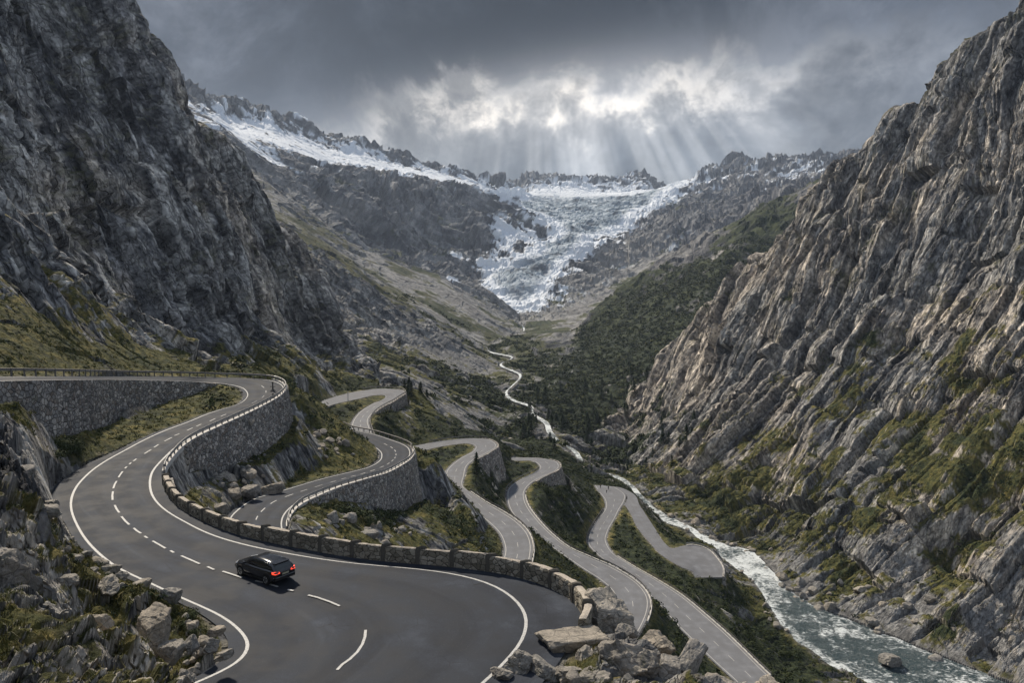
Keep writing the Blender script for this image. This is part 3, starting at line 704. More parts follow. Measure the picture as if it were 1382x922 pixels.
def ramp_(t, stops):
    ks = [k for k, _ in stops]; return np.stack([np.interp(t, ks, [c[i] for _, c in stops]) for i in range(3)], -1).astype(np.float32)
t = .5 + no2 * (.46 + .16 * (1 - side)) + no3 * .24 + block * (.40 + .12 * (1 - side))
rc = ramp_(t, [(.0, (.045, .046, .050)), (.3, (.12, .12, .122)), (.55, (.22, .215, .205)), (.8, (.33, .32, .30)), (1.05, (.47, .455, .43))])
warm = sst(big + .25 * block + .2 * no1 + .45 * (side - .5), -.15, .5)
rc = lerp(rc * np.array([.98, .99, 1.0], np.float32), rc * np.array([1.12, 1.03, .93], np.float32), warm)
rc *= ((1.50 + .22 * side) * (1 + .42 * np.clip(big + .35 * no1, -.8, .8)))[..., None]
def stk(x, y, z, s):
    a, b, c = strata(x, y, z, s); return fbm(a / 70, b / 30, c / 5, 4, .6)
streak = nmix(stk, lambda x, y, z, s: fbm(x / 50 + y / 90, y / 400, z / 600, 4, .6))
rc = lerp(rc, rc * np.array([.45, .46, .50], np.float32), sst(streak, .10, .45) * .8)
rc[:jn] *= (1 - .62 * CRK * (1 - wf_full))[..., None]
lich = sst(no1 * .6 + no3 * .6 - .32 + (sb - .5) * .3, 0, .15) * .5
rc = lerp(rc, np.array([.10, .10, .04], np.float32) + 0 * rc, lich * (1 - Yf))
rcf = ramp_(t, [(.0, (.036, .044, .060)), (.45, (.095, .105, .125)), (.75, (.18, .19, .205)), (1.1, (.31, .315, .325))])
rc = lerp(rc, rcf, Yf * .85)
def cellc(x, y, z, s): return facets(x / 1.5, y / 1.5, z / 1.5, 0.) + .5 * facets(x / .7, y / .7, z / .7, 0.)
cell = nmix(cellc, lambda x, y, z, s: facets(x / 9, y / 9, z / 9, 0.))
sc_c = ramp_(.5 + cell * .55 + no1 * .25, [(0, (.08, .08, .082)), (.5, (.23, .228, .225)), (1, (.42, .415, .40))])
col = lerp(rc, sc_c, scree)
gt = .5 + no1 * .30 + no3 * .42
gc = ramp_(gt, [(.1, (.020, .026, .010)), (.35, (.046, .052, .017)), (.6, (.098, .095, .030)), (.85, (.175, .145, .046)), (1.1, (.25, .20, .075))])
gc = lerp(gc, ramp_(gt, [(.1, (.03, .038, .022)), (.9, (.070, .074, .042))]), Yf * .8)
col = lerp(col, gc, grass)
sc2 = ramp_(.5 + no3 * .6 + no1 * .15, [(.1, (.006, .010, .007)), (.5, (.018, .028, .014)), (.9, (.045, .056, .022))])
col = lerp(col, sc2, shrub)
col = lerp(col, np.array([.15, .14, .12], np.float32) + 0 * col, dirt * .8)
col = lerp(col, col * .45, wet * .7)
ic_t = .5 + no2 * .5 + no3 * .3 + no1 * .3
icc = ramp_(ic_t, [(.05, (.06, .075, .095)), (.28, (.13, .165, .20)), (.52, (.22, .275, .325)), (.80, (.40, .45, .49)), (1.05, (.60, .63, .65))])
snc = lerp(np.array([.66, .70, .75], np.float32) + 0 * icc, icc, ice)
col = lerp(col, snc, snow)
soft = np.maximum(grass, shrub)
del icc, snc, sc2, gc, sc_c, rcf, rc

me = bpy.data.meshes.new('terrain')
nv = nR * nA
co = np.stack([PX, PY, PZ], -1).reshape(-1).astype(np.float32)
jj, ii = np.meshgrid(np.arange(nR - 1), np.arange(nA - 1), indexing='ij')
b = (jj * nA + ii).reshape(-1)
# keep a hole-free sheet but skip nothing
fac = np.stack([b, b + 1, b + nA + 1, b + nA], 1).astype(np.int32)
me.vertices.add(nv); me.vertices.foreach_set('co', co)
me.loops.add(fac.size); me.loops.foreach_set('vertex_index', fac.reshape(-1))
me.polygons.add(len(fac)); me.polygons.foreach_set('loop_start', np.arange(0, fac.size, 4, dtype=np.int32))
try: me.polygons.foreach_set('loop_total', np.full(len(fac), 4, np.int32))
except Exception: pass
me.polygons.foreach_set('use_smooth', np.zeros(len(fac), bool))
me.update(calc_edges=True)
def attr(name, arrs):
    at = me.attributes.new(name, 'FLOAT_COLOR', 'POINT')
    at.data.foreach_set('color', np.stack([a for a in arrs], -1).reshape(-1).astype(np.float32))
one = np.ones_like(Z, dtype=np.float32)
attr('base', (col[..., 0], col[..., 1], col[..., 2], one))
attr('site', (soft, snow, scree, wet))
sa, sb_, sc_ = strata(PX, PY, PZ, side, .05)
av_ = me.attributes.new('strat', 'FLOAT_VECTOR', 'POINT'); av_.data.foreach_set('vector', np.stack([sa, sb_, sc_], -1).reshape(-1).astype(np.float32)); del sa, sb_, sc_
terrain = bpy.data.objects.new('terrain', me); COL.objects.link(terrain); terrain['kind'] = 'structure'
GZ = PZ; 
def ground(x, y):
    """height of the finished ground at plan position"""
    a = x / y
    i = (a - GA[0]) / (GA[1] - GA[0]); j = np.interp(np.log(y), GL, np.arange(nR))
    i0 = np.clip(np.floor(i).astype(int), 0, nA - 2); j0 = np.clip(np.floor(j).astype(int), 0, nR - 2); ti = i - i0; tj = j - j0
    return (GZ[j0, i0] * (1 - ti) + GZ[j0, i0 + 1] * ti) * (1 - tj) + (GZ[j0 + 1, i0] * (1 - ti) + GZ[j0 + 1, i0 + 1] * ti) * tj
def samp(G, x, y):
    i = np.clip(np.round((x / y - GA[0]) / (GA[1] - GA[0])).astype(int), 0, nA - 1); j = np.clip(np.round(np.interp(np.log(y), GL, np.arange(nR))).astype(int), 0, nR - 1)
    return G[j, i]
# ------------------------------------------------------------------ materials
class NT:
    def __init__(s, name, disp=False):
        s.m = bpy.data.materials.new(name); s.m.use_nodes = True; s.t = s.m.node_tree; s.N = s.t.nodes; s.L = s.t.links
        s.N.clear(); s.out = s.N.new('ShaderNodeOutputMaterial'); s.b = s.N.new('ShaderNodeBsdfPrincipled'); s.L.new(s.b.outputs[0], s.out.inputs[0])
        s.b.inputs['Specular IOR Level'].default_value = .3
    def put(s, sock, x):
        if x is None: return
        if isinstance(x, (int, float)): sock.default_value = x
        elif isinstance(x, tuple): sock.default_value = (*x, 1) if len(x) == 3 and sock.type == 'RGBA' else x
        else: s.L.new(x, sock)
    def node(s, t, **k):
        n = s.N.new(t)
        for a, b in k.items(): setattr(n, a, b)
        return n
    def math(s, op, a, b=None, c=None, clamp=False):
        n = s.node('ShaderNodeMath', operation=op, use_clamp=clamp)
        for i, x in enumerate((a, b, c)): s.put(n.inputs[i], x)
        return n.outputs[0]
    def mix(s, f, a, b, mode='MIX'):
        n = s.node('ShaderNodeMix', data_type='RGBA', blend_type=mode); s.put(n.inputs[0], f); s.put(n.inputs[6], a); s.put(n.inputs[7], b); return n.outputs[2]
    def ss(s, x, a, b, o0=0., o1=1.):
        n = s.node('ShaderNodeMapRange', interpolation_type='SMOOTHSTEP'); s.put(n.inputs[0], x); n.inputs[1].default_value = a; n.inputs[2].default_value = b; n.inputs[3].default_value = o0; n.inputs[4].default_value = o1; return n.outputs[0]
    def pos(s):
        g = s.node('ShaderNodeNewGeometry'); return g.outputs['Position']
    def objc(s):
        return s.node('ShaderNodeTexCoord').outputs['Object']
    def map(s, vec, sc=(1, 1, 1), rot=(0, 0, 0), loc=(0, 0, 0)):
        n = s.node('ShaderNodeMapping'); s.L.new(vec, n.inputs[0]); n.inputs['Scale'].default_value = sc; n.inputs['Rotation'].default_value = rot; n.inputs['Location'].default_value = loc; return n.outputs[0]
    def noise(s, vec, scale, det=4, rough=.55, dist=0.):
        n = s.node('ShaderNodeTexNoise'); s.L.new(vec, n.inputs[0]); n.inputs['Scale'].default_value = scale; n.inputs['Detail'].default_value = det; n.inputs['Roughness'].default_value = rough; n.inputs['Distortion'].default_value = dist; return n.outputs[0]
    def voro(s, vec, scale, feat='F1', out='Distance', rnd=1.0):
        n = s.node('ShaderNodeTexVoronoi', feature=feat); s.L.new(vec, n.inputs[0]); n.inputs['Scale'].default_value = scale; n.inputs['Randomness'].default_value = rnd; return n.outputs[out]
    def bump(s, h, dist, strength=1.0, prev=None):
        n = s.node('ShaderNodeBump'); s.L.new(h, n.inputs['Height']); n.inputs['Distance'].default_value = dist; n.inputs['Strength'].default_value = strength
        if prev is not None: s.L.new(prev, n.inputs['Normal'])
        return n.outputs[0]
    def ramp(s, x, stops):
        n = s.node('ShaderNodeValToRGB'); s.L.new(x, n.inputs[0]); e = n.color_ramp.elements
        while len(e) < len(stops): e.new(.5)
        for k, (p, c) in zip(e, stops): k.position = p; k.color = (*c, 1)
        return n.outputs[0]
    def attr(s, name):
        n = s.node('ShaderNodeAttribute', attribute_name=name); sp = s.node('ShaderNodeSeparateColor'); s.L.new(n.outputs['Color'], sp.inputs[0]); return (*sp.outputs, n.outputs['Alpha'])
    def done(s, col, rough, nrm=None, spec=None, metal=None):
        s.put(s.b.inputs['Base Color'], col); s.put(s.b.inputs['Roughness'], rough)
        if nrm is not None: s.L.new(nrm, s.b.inputs['Normal'])
        if spec is not None: s.put(s.b.inputs['Specular IOR Level'], spec)
        if metal is not None: s.put(s.b.inputs['Metallic'], metal)
        return s.m

def rock_color(m, vec, warm=.5, scale=1.0):
    """granite: grey and buff blocks, dark water streaks, lichen specks"""
    big = m.noise(vec, .018 * scale, 5, .6); mid = m.noise(vec, .16 * scale, 6, .62, .4); fine = m.noise(vec, 1.6 * scale, 6, .7)
    c = m.ramp(m.math('ADD', m.math('MULTIPLY', mid, .6), m.math('MULTIPLY', fine, .4)), [(.30, (.060, .060, .062)), (.46, (.165, .162, .158)), (.60, (.26, .25, .235)), (.78, (.40, .385, .36))])
    c = m.mix(m.math('MULTIPLY', m.ss(big, .42, .62), warm), c, m.mix(1.0, c, (1.30, 1.06, .84), 'MULTIPLY'))
    return c, mid, fine

def terrain_material():
    m = NT('terrain_ground'); P = m.pos()
    base = m.node('ShaderNodeAttribute', attribute_name='base').outputs['Color']; soft, sn, scr, wet = m.attr('site')
    S = m.node('ShaderNodeAttribute', attribute_name='strat').outputs['Vector']
    rock = m.math('MULTIPLY', m.math('SUBTRACT', 1., soft), m.math('SUBTRACT', 1., m.math('MAXIMUM', sn, m.math('MULTIPLY', scr, .6))))
    g1 = m.noise(m.map(S, (.30, .55, 1.05)), 1., 8, .70, .15)          # grain along the pillars
    n = m.noise(P, .9, 8, .74, .3)
    mr = m.node('ShaderNodeMix', data_type='FLOAT'); m.put(mr.inputs[0], rock); m.put(mr.inputs[2], n); m.put(mr.inputs[3], g1); t = mr.outputs[0]
    f = m.ramp(t, [(.30, (.30, .30, .31)), (.46, (.82, .82, .82)), (.56, (1.18, 1.18, 1.17)), (.70, (1.9, 1.88, 1.84))])
    col = m.mix(m.math('SUBTRACT', .9, m.math('MULTIPLY', sn, .85)), base, m.mix(1., base, f, 'MULTIPLY'))
    l1 = m.math('ABSOLUTE', m.math('SUBTRACT', m.noise(m.map(S, (.055, .12, .22)), 1., 3, .55), .5)); l2 = m.math('ABSOLUTE', m.math('SUBTRACT', m.noise(m.map(S, (.24, .42, .75), loc=(3, 7, 1)), 1., 3, .6), .5))
    k1 = m.ss(l1, .0, .022, 1., 0.); k2 = m.ss(l2, .0, .035, .8, 0.); ck = m.math('MULTIPLY', m.math('MAXIMUM', k1, k2), rock)
    col = m.mix(m.math('MULTIPLY', ck, .62), col, m.mix(1., col, (.16, .16, .17), 'MULTIPLY'))
    h = m.math('MULTIPLY', m.math('SUBTRACT', t, m.math('MULTIPLY', ck, .6)), m.math('SUBTRACT', 1., m.math('MULTIPLY', sn, .9)))
    nb = m.bump(h, .9, 1.)
    return m.done(col, .9, nb, .2)
terrain.data.materials.append(terrain_material())

def asphalt(k=1., name='asphalt'):
    m = NT(name); P = m.pos()
    n = m.noise(P, 14, 6, .8); b = m.noise(P, .35, 5, .6); pt = m.noise(P, 1.4, 4, .6, .6)
    c = m.ramp(m.math('ADD', m.math('MULTIPLY', n, .35), m.math('MULTIPLY', b, .65)), [(.30, (.012, .014, .019)), (.5, (.022, .027, .037)), (.68, (.055, .063, .080))])
    c = m.mix(m.ss(pt, .60, .72, 0., .35), c, (.030, .030, .031))
    cr = m.voro(m.map(P, (1, 1, 1)), .35, 'DISTANCE_TO_EDGE'); c = m.mix(m.math('MULTIPLY', m.ss(cr, .006, .0), m.ss(b, .5, .6)), c, (.015, .015, .015))
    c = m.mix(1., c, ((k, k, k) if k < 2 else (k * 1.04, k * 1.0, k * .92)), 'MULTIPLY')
    at = m.node('ShaderNodeAttribute', attribute_name='lane'); la = m.node('ShaderNodeSeparateColor'); m.L.new(at.outputs['Color'], la.inputs[0]); cx = m.node('ShaderNodeCombineXYZ')
    m.L.new(la.outputs[1], cx.inputs[0]); m.L.new(m.math('MULTIPLY', la.outputs[0], 14.), cx.inputs[1]); st = m.noise(cx.outputs[0], .9, 5, .6); m.N[-1]
    tr = m.math('ABSOLUTE', m.math('SINE', m.math('MULTIPLY', la.outputs[0], 12.566))); tr = m.ss(tr, .35, .95)
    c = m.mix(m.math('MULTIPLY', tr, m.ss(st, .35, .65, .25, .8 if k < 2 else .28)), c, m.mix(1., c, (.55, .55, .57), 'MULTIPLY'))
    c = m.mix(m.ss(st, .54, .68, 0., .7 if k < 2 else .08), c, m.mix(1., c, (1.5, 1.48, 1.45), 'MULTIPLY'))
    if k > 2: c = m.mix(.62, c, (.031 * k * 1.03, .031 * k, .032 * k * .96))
    vs = m.voro(P, 7.0, 'F1', 'Distance'); c = m.mix(m.math('MULTIPLY', m.ss(vs, .10, .04), .8), c, (.16, .155, .15))
    return m.done(c, m.ss(b, .35, .7, .68, .85), m.bump(n, .008, .7), .16)
def paint(a=(.43, .43, .42), b=(.13, .13, .13)):
    m = NT('road_paint'); P = m.pos(); n = m.noise(P, 9, 6, .8)
    return m.done(m.mix(m.ss(n, .46, .70), a, b), .6)
M_ASPH = asphalt(); M_ASPH_SHEEN = asphalt(4.7, 'pale_sky_sheen_asphalt'); M_PAINT = paint(); M_PAINT2 = paint((.40, .39, .37), (.18, .175, .17))  # pale copy for far roads: grazing sky reflection put into the colour
def rock_mat(name, tint=(1, 1, 1), moss=.0):
    m = NT(name); P = m.objc(); W = m.pos(); oi = m.node('ShaderNodeObjectInfo').outputs['Random']
    mm = m.node('ShaderNodeVectorMath', operation='ADD'); m.L.new(W, mm.inputs[0]); cm = m.node('ShaderNodeCombineXYZ'); m.L.new(m.math('MULTIPLY', oi, 50.), cm.inputs[0]); m.L.new(cm.outputs[0], mm.inputs[1]); V = mm.outputs[0]
    n1 = m.noise(V, .9, 8, .68, .3); n2 = m.noise(V, 5.5, 8, .75); n3 = m.noise(V, 26, 3, .6)
    c = m.ramp(m.math('ADD', m.math('MULTIPLY', n1, .5), m.math('MULTIPLY', n2, .5)), [(.30, (.05, .05, .051)), (.46, (.155, .152, .145)), (.6, (.27, .26, .245)), (.78, (.43, .41, .375))])
    c = m.mix(1., c, tint, 'MULTIPLY')
    c = m.mix(m.math('MULTIPLY', oi, .35), c, m.mix(1., c, (1.12, .98, .82), 'MULTIPLY'))
    c = m.mix(m.ss(n3, .62, .72, 0., .5), c, (.05, .05, .05))
    ck = m.voro(m.map(V, (1, 1, 2)), .9, 'DISTANCE_TO_EDGE'); c = m.mix(m.ss(ck, .025, .0, 0., .7), c, (.04, .04, .038))
    if moss: c = m.mix(m.math('MULTIPLY', m.ss(m.noise(V, 1.1, 6, .7), .56, .66), moss), c, (.06, .065, .02))
    b = m.bump(n1, .25, .8); b = m.bump(m.math('ADD', n2, m.math('MULTIPLY', m.math('MINIMUM', ck, .08), 5.)), .06, .8, b); b = m.bump(n3, .012, .7, b)
    return m.done(c, .9, b, .2)
M_ROCK = rock_mat('granite_boulder', (1.15, 1.13, 1.10), .35); M_ROCKW = rock_mat('pale_granite', (1.42, 1.34, 1.22), .1)
def masonry():
    m = NT('rubble_masonry'); P = m.pos()
    wv = m.node('ShaderNodeVectorMath', operation='ADD'); m.L.new(P, wv.inputs[0])
    nn = m.node('ShaderNodeTexNoise'); m.L.new(P, nn.inputs[0]); nn.inputs['Scale'].default_value = 1.2
    sc_ = m.node('ShaderNodeVectorMath', operation='SCALE'); m.L.new(nn.outputs['Color'], sc_.inputs[0]); sc_.inputs['Scale'].default_value = .3; m.L.new(sc_.outputs[0], wv.inputs[1])
    V = m.map(wv.outputs[0], (1, 1, 1.35))
    e = m.voro(V, 1.45, 'DISTANCE_TO_EDGE'); cc = m.voro(V, 1.45, 'F1', 'Color'); s = m.node('ShaderNodeSeparateColor'); m.L.new(cc, s.inputs[0])
    n = m.noise(P, 6, 6, .7); big = m.noise(P, .12, 4, .6)
    c = m.ramp(s.outputs[0], [(0., (.15, .146, .14)), (.4, (.27, .26, .245)), (.75, (.38, .355, .32)), (1., (.55, .51, .46))])
    c = m.mix(m.ss(s.outputs[1], .7, .9, 0., .6), c, (.20, .155, .12))
    c = m.mix(m.ss(big, .45, .65, 0., .45), c, m.mix(1., c, (.55, .55, .58), 'MULTIPLY'))
    c = m.mix(.5, c, m.mix(1., c, m.ramp(n, [(.2, (.4, .4, .4)), (.8, (1.5, 1.5, 1.5))]), 'MULTIPLY'))
    c = m.mix(m.ss(e, .06, .015), c, (.045, .043, .04))
    c = m.mix(m.ss(m.noise(P, .5, 6, .7), .60, .70, 0., .6), c, (.05, .055, .025))
    return m.done(c, .92, m.bump(m.math('ADD', m.math('MINIMUM', e, .16), m.math('MULTIPLY', n, .05)), .8, 1.), .2)
M_MAS = masonry()
def plain(name, col, rough=.6, metal=0., spec=.3, var=.15, em=None):
    m = NT(name); P = m.objc(); n = m.noise(P, 8, 5, .7)
    c = m.mix(n, tuple(x * (1 - var) for x in col), tuple(min(1, x * (1 + var)) for x in col))
    r = m.done(c, rough, None, spec, metal)
    if em: m.b.inputs['Emission Color'].default_value = (*em[0], 1); m.b.inputs['Emission Strength'].default_value = em[1]
    return r
M_RAIL = plain('galvanised_steel', (.30, .30, .30), .5, .4); M_RAILD = plain('weathered_dark_steel', (.15, .145, .14), .6, .3); M_POST = plain('painted_black_post', (.03, .03, .03), .6)
M_CURB = plain('pale_kerb_stone', (.46, .44, .41), .85, var=.35)
def water():
    m = NT('river_water'); P = m.pos(); A = m.attr('foam')[0]
    n = m.noise(m.map(P, (1, 1, 1), (0, 0, R(35))), .35, 7, .7, 1.2); n2 = m.noise(m.map(P, (.8, 2.2, 1), (0, 0, R(35))), .9, 6, .72, .8)
    f = m.ss(m.math('ADD', m.math('ADD', m.math('MULTIPLY', A, 1.0), m.math('MULTIPLY', m.math('SUBTRACT', n, .5), 1.9)), m.math('MULTIPLY', m.math('SUBTRACT', n2, .5), 1.7)), .40, .86)
    c = m.mix(f, m.mix(n, (.008, .022, .030), (.026, .060, .070)), (.62, .66, .67))
    return m.done(c, m.mix(f, (.32, .32, .32), (.8, .8, .8)), m.bump(m.math('ADD', n, m.math('MULTIPLY', n2, .8)), 1.0, .8), .5)
M_WAT = water()

# ------------------------------------------------------------------ mesh helpers
def mesh_obj(name, verts, faces, mat, parent=None, smooth=False, kind=None):
    me = bpy.data.meshes.new(name); me.from_pydata([tuple(map(float, v)) for v in verts], [], faces); me.update()
    if mat is not None:
        for x in (mat if isinstance(mat, (list, tuple)) else [mat]): me.materials.append(x)
    if smooth: me.polygons.foreach_set('use_smooth', np.ones(len(me.polygons), bool))
    o = bpy.data.objects.new(name, me); COL.objects.link(o)
    if parent is not None: o.parent = parent
    if kind: o['kind'] = kind
    return o
def tag(o, label, cat, group=None):
    o['label'] = label; o['category'] = cat
    if group: o['group'] = group
    return o
def empty(name, loc, rz=0.):
    o = bpy.data.objects.new(name, None); COL.objects.link(o); o.location = loc; o.rotation_euler = (0, 0, rz); o.empty_display_size = .2; return o
def ribbon(name, Lp, Rp, mat, dz=0., cols=2, kind='structure'):
    n = len(Lp); V = []; su = along(Lp * .5 + Rp * .5)
    for t in np.linspace(0, 1, cols): V.append(Lp * (1 - t) + Rp * t + [0, 0, dz])
    V = np.concatenate(V); Fc = []
    for c in range(cols - 1):
        for i in range(n - 1): Fc.append((c * n + i, (c + 1) * n + i, (c + 1) * n + i + 1, c * n + i + 1))
    o = mesh_obj(name, V, Fc, mat, kind=kind)
    # faces up
    me = o.data
    if cols > 2:
        at = me.attributes.new('lane', 'FLOAT_COLOR', 'POINT'); tt = np.repeat(np.linspace(0, 1, cols), n); ss_ = np.tile(su / 10, cols); at.data.foreach_set('color', np.stack([tt, ss_, tt * 0, tt * 0 + 1], 1).reshape(-1).astype(np.float32))
    if sum(p.normal.z for p in me.polygons) < 0: me.flip_normals()
    return o
# ------------------------------------------------------------------ roads
ROADNAME = 'road'
for k in RD:
    Lo, Ro = EDGE[k]
    dz = {'G': -.012}.get(k, 0.)
    r = ribbon(ROADNAME, Lo, Ro, M_ASPH if k in 'AB' else M_ASPH_SHEEN, dz, 9)  # far roads take the asphalt with sky sheen painted in
    Lp, Rp = RD[k]
    w = {'A': .21, 'B': .20}.get(k, .17)
    if k in ('A', 'B', 'C', 'D', 'E', 'S'):
        for P, Q in ((Lp, Rp), (Rp, Lp)):
            d = Q - P; d /= np.maximum(np.linalg.norm(d, axis=1, keepdims=True), 1e-6)
            ww = np.full((len(P), 1), w)
            ribbon('edge_line', P - d * 0, P + d * ww, M_PAINT if k in 'AB' else M_PAINT2, .012)
# ------------------------------------------------------------------ dashes and joins
def edge_pt(k, side, f):
    P = RD[k][side]; return P[np.clip(int(round(f * (len(P) - 1))), 0, len(P) - 1)]
def dashes(k, on, off, w, ia=None, ib=None, t=.5, phase=0., mat=None):
    Lp, Rp = RD[k]; C = Lp * (1 - t) + Rp * t; s = along(C)
    D = (Rp - Lp); D /= np.linalg.norm(D, axis=1, keepdims=True)
    a = s[ia or 0] + phase; end = s[ib if ib is not None else -1]
    V = []; Fc = []; j = 0
    while a + on < end:
        L = on[j % len(on)] if isinstance(on, tuple) else on; 
        ss = np.linspace(a, a + L, 6); o = len(V)
        pc = np.stack([np.interp(ss, s, C[:, i]) for i in range(3)], 1); dd = np.stack([np.interp(ss, s, D[:, i]) for i in range(3)], 1)
        for p, d in zip(pc, dd): V += [p - d * w / 2 + [0, 0, .012], p + d * w / 2 + [0, 0, .012]]
        for i in range(5): Fc.append((o + 2 * i, o + 2 * i + 1, o + 2 * i + 3, o + 2 * i + 2))
        a += L + off; j += 1
    ob = mesh_obj('centre_line', V, Fc, mat or M_PAINT, kind='structure')
    if sum(p.normal.z for p in ob.data.polygons) < 0: ob.data.flip_normals()
i1 = idx_of_edge('A', 0, (243, 808)); i2 = idx_of_edge('A', 0, (318, 521))
def dash_at(pts, w=.17):
    """dashes of the near bend, each where it lies on the road"""
    V = []; Fc = []
    for seq in pts:
        P = np.array([at_h(u, v, HA(u, v)) for u, v in seq]); o = len(V)
        T = np.gradient(P, axis=0); T /= np.linalg.norm(T, axis=1, keepdims=True); N_ = np.stack([-T[:, 1], T[:, 0], 0 * T[:, 0]], 1)
        for p, d in zip(P, N_): V += [p - d * w / 2 + [0, 0, .035], p + d * w / 2 + [0, 0, .035]]
        for i in range(len(seq) - 1): Fc.append((o + 2 * i, o + 2 * i + 1, o + 2 * i + 3, o + 2 * i + 2))
    ob = mesh_obj('centre_line', V, Fc, M_PAINT, kind='structure')
    for p in ob.data.polygons:
        pass
    if sum(p.normal.z for p in ob.data.polygons) < 0: ob.data.flip_normals()
def HA(u, v):
    # height of the main road under pixel u, v (nearest section)
    Lp, Rp = RD['A']; h = 21.0
    for _ in range(4):
        p = np.array(at_h(u, v, h)); best = 1e9
        c = (Lp + Rp) / 2; i = int(np.argmin((c[:, 0] - p[0])**2 + (c[:, 1] - p[1])**2))
        d = Rp[i] - Lp[i]; t = np.dot((p - Lp[i])[:2], d[:2]) / np.dot(d[:2], d[:2]); h = -(Lp[i][2] + d[2] * np.clip(t, 0, 1))
    return h
dash_at([[(154.8,682.5),(157.5,688),(161,692.8)],[(164,697.8),(169,704),(174.5,709)],[(180.5,713.5),(185,717.5),(190.5,720.8)],[(195,724.5),(199,727)],[(206,731),(214,735.5),(223.3,741)],[(230,744),(234.6,746.8)],
         [(244.5,751),(256,756),(269.5,762)],[(280,765.8),(289,769.8)],[(300.5,772),(313,776),(326.5,780.5)],[(344.7,784.8),(359,788),(375,793)],[(388,796.8),(396,798.2)],
         [(415.8,804.2),(429,807.5),(446,813.5),(458.5,819)],[(493.5,851.5),(492.5,861),(489,871),(482,881.5),(472,891),(462,898),(455,905.5)],
         [(152,675.5),(151.6,670),(152.4,664)],[(152.9,660),(155,654),(157.5,650)],[(160,645),(162.5,641),(165.5,637)],[(168.6,633),(171,630.5)],[(174.5,627.5),(177,625)],[(180,623),(184,620)],[(195,613),(199.5,610),(204,607.5)],[(208,604.5),(214,600.5)],[(222,596),(232,591)],[(235.5,588.5),(242,586)],[(252.5,581.5),(260,578)],[(265,576),(271.5,573)],[(283,569),(290.5,565.5)],[(298,562.5),(305,559.5)]])
dashes('A', 2.2, 3.0, .15, idx_of_edge('A', 0, (312, 549)), i2)
dashes('B', 2.2, 2.4, .16, idx_of_edge('B', 0, (312, 698)), idx_of_edge('B', 0, (500, 600)))
for k, a, b in (('S', 0., 1.), ('C', 0., 1.), ('D', 0., 1.), ('E', .12, 1.)):
    n = len(RD[k][0]); dashes(k, 2.6, 4.5, .13, int(a * (n - 1)), int(b * (n - 1)), mat=M_PAINT2)

# ------------------------------------------------------------------ things along the roads
def curve_of(k, side, pxa, pxb, off=0.):
    """edge of the asphalt between two places, as world points in order"""
    P, Q = EDGE[k][side], EDGE[k][1 - side]
    a = idx_of_edge(k, side, pxa); b = idx_of_edge(k, side, pxb)
    if a > b: a, b = b, a
    d = P[a:b + 1] - Q[a:b + 1]; d[:, 2] = 0; d /= np.linalg.norm(d, axis=1, keepdims=True)
    return P[a:b + 1] + d * off, d
def resamp(P, step):
    s = along(P); n = max(2, int(round(s[-1] / step)) + 1); t = np.linspace(0, s[-1], n)
    return np.stack([np.interp(t, s, P[:, i]) for i in range(3)], 1)
def sweep_wall(name, P, out, ztop, zbot_fn, thick, mat, parent=None, batter=.12, stones=True, seed=0):
    """retaining wall along P: face leans out by batter, uneven courses"""
    P = resamp(P, .8); n = len(P); T = np.gradient(P, axis=0); T[:, 2] = 0; T /= np.linalg.norm(T, axis=1, keepdims=True)
    N_ = np.stack([T[:, 1], -T[:, 0], 0 * T[:, 0]], 1)
    o = resamp(out, .8) if False else None
    if np.dot(N_[n // 2], out) < 0: N_ = -N_
    rows = 9; V = []; rr = np.random.default_rng(seed)
    zb = np.array([zbot_fn(p + N_[i] * 2.0) for i, p in enumerate(P)])
    for r in range(rows):
        t = r / (rows - 1)
        z = (P[:, 2] + ztop) * (1 - t) + zb * t
        q = P + N_ * (thick * .5 + batter * (P[:, 2] + ztop - z))[:, None] + (rr.normal(size=(n, 1)) * .07 * (r > 0)) * N_
        q[:, 2] = z; V.append(q)
    back = P - N_ * thick * .5; bt = back.copy(); bt[:, 2] = P[:, 2] + ztop; bb = back.copy(); bb[:, 2] = zb
    V += [bb, bt]; R_ = len(V); V = np.concatenate(V); Fc = []
    for r in range(R_):
        r2 = (r + 1) % R_
        for i in range(n - 1): Fc.append((r * n + i, r2 * n + i, r2 * n + i + 1, r * n + i + 1))
    Fc.append(tuple(r * n for r in range(R_))); Fc.append(tuple(r * n + n - 1 for r in reversed(range(R_))))
    ob = mesh_obj(name, V, Fc, mat, parent)
    bm = bmesh.new(); bm.from_mesh(ob.data); bmesh.ops.recalc_face_normals(bm, faces=bm.faces); bm.to_mesh(ob.data); bm.free()
    return ob
def gz(p, sink=1.2):
    # lowest ground around the foot
    zs = [float(ground(np.array(p[0] + dx), np.array(p[1] + dy))) for dx, dy in ((0, 0), (1.2, 0), (-1.2, 0), (0, 1.5), (0, -1.5))]
    return min(zs) - sink
def outward(k, side, px):
    i = idx_of_edge(k, side, px); d = EDGE[k][side][i] - EDGE[k][1 - side][i]; d[2] = 0; return d / np.linalg.norm(d)
def retaining(k, side, a, b, label, off=.25, ztop=.08, thick=.6, batter=.12, group=None, seed=1):
    P, d = curve_of(k, side, a, b, off)
    P = resamp(P, .8); 
    # local outward normal handled by sign at the middle
    ob = sweep_wall('retaining_wall', P, d[len(d) // 2], ztop, gz, thick, M_MAS, None, batter, seed=seed)
    tag(ob, label, 'stone wall', group); return ob
retaining('A', 1, (238, 604), (372, 515), 'high grey rubble wall curving under the outer rim of the first hairpin', off=.45)
retaining('A', 1, (640, 780), (205, 650), 'dark rubble retaining wall hidden under the parapet of the wide near bend', off=.75)
retaining('A', 0, (297, 517.5), (-60, 517), 'long straight grey fieldstone wall carrying the upper road at the left', off=.25, ztop=.05, batter=.06)
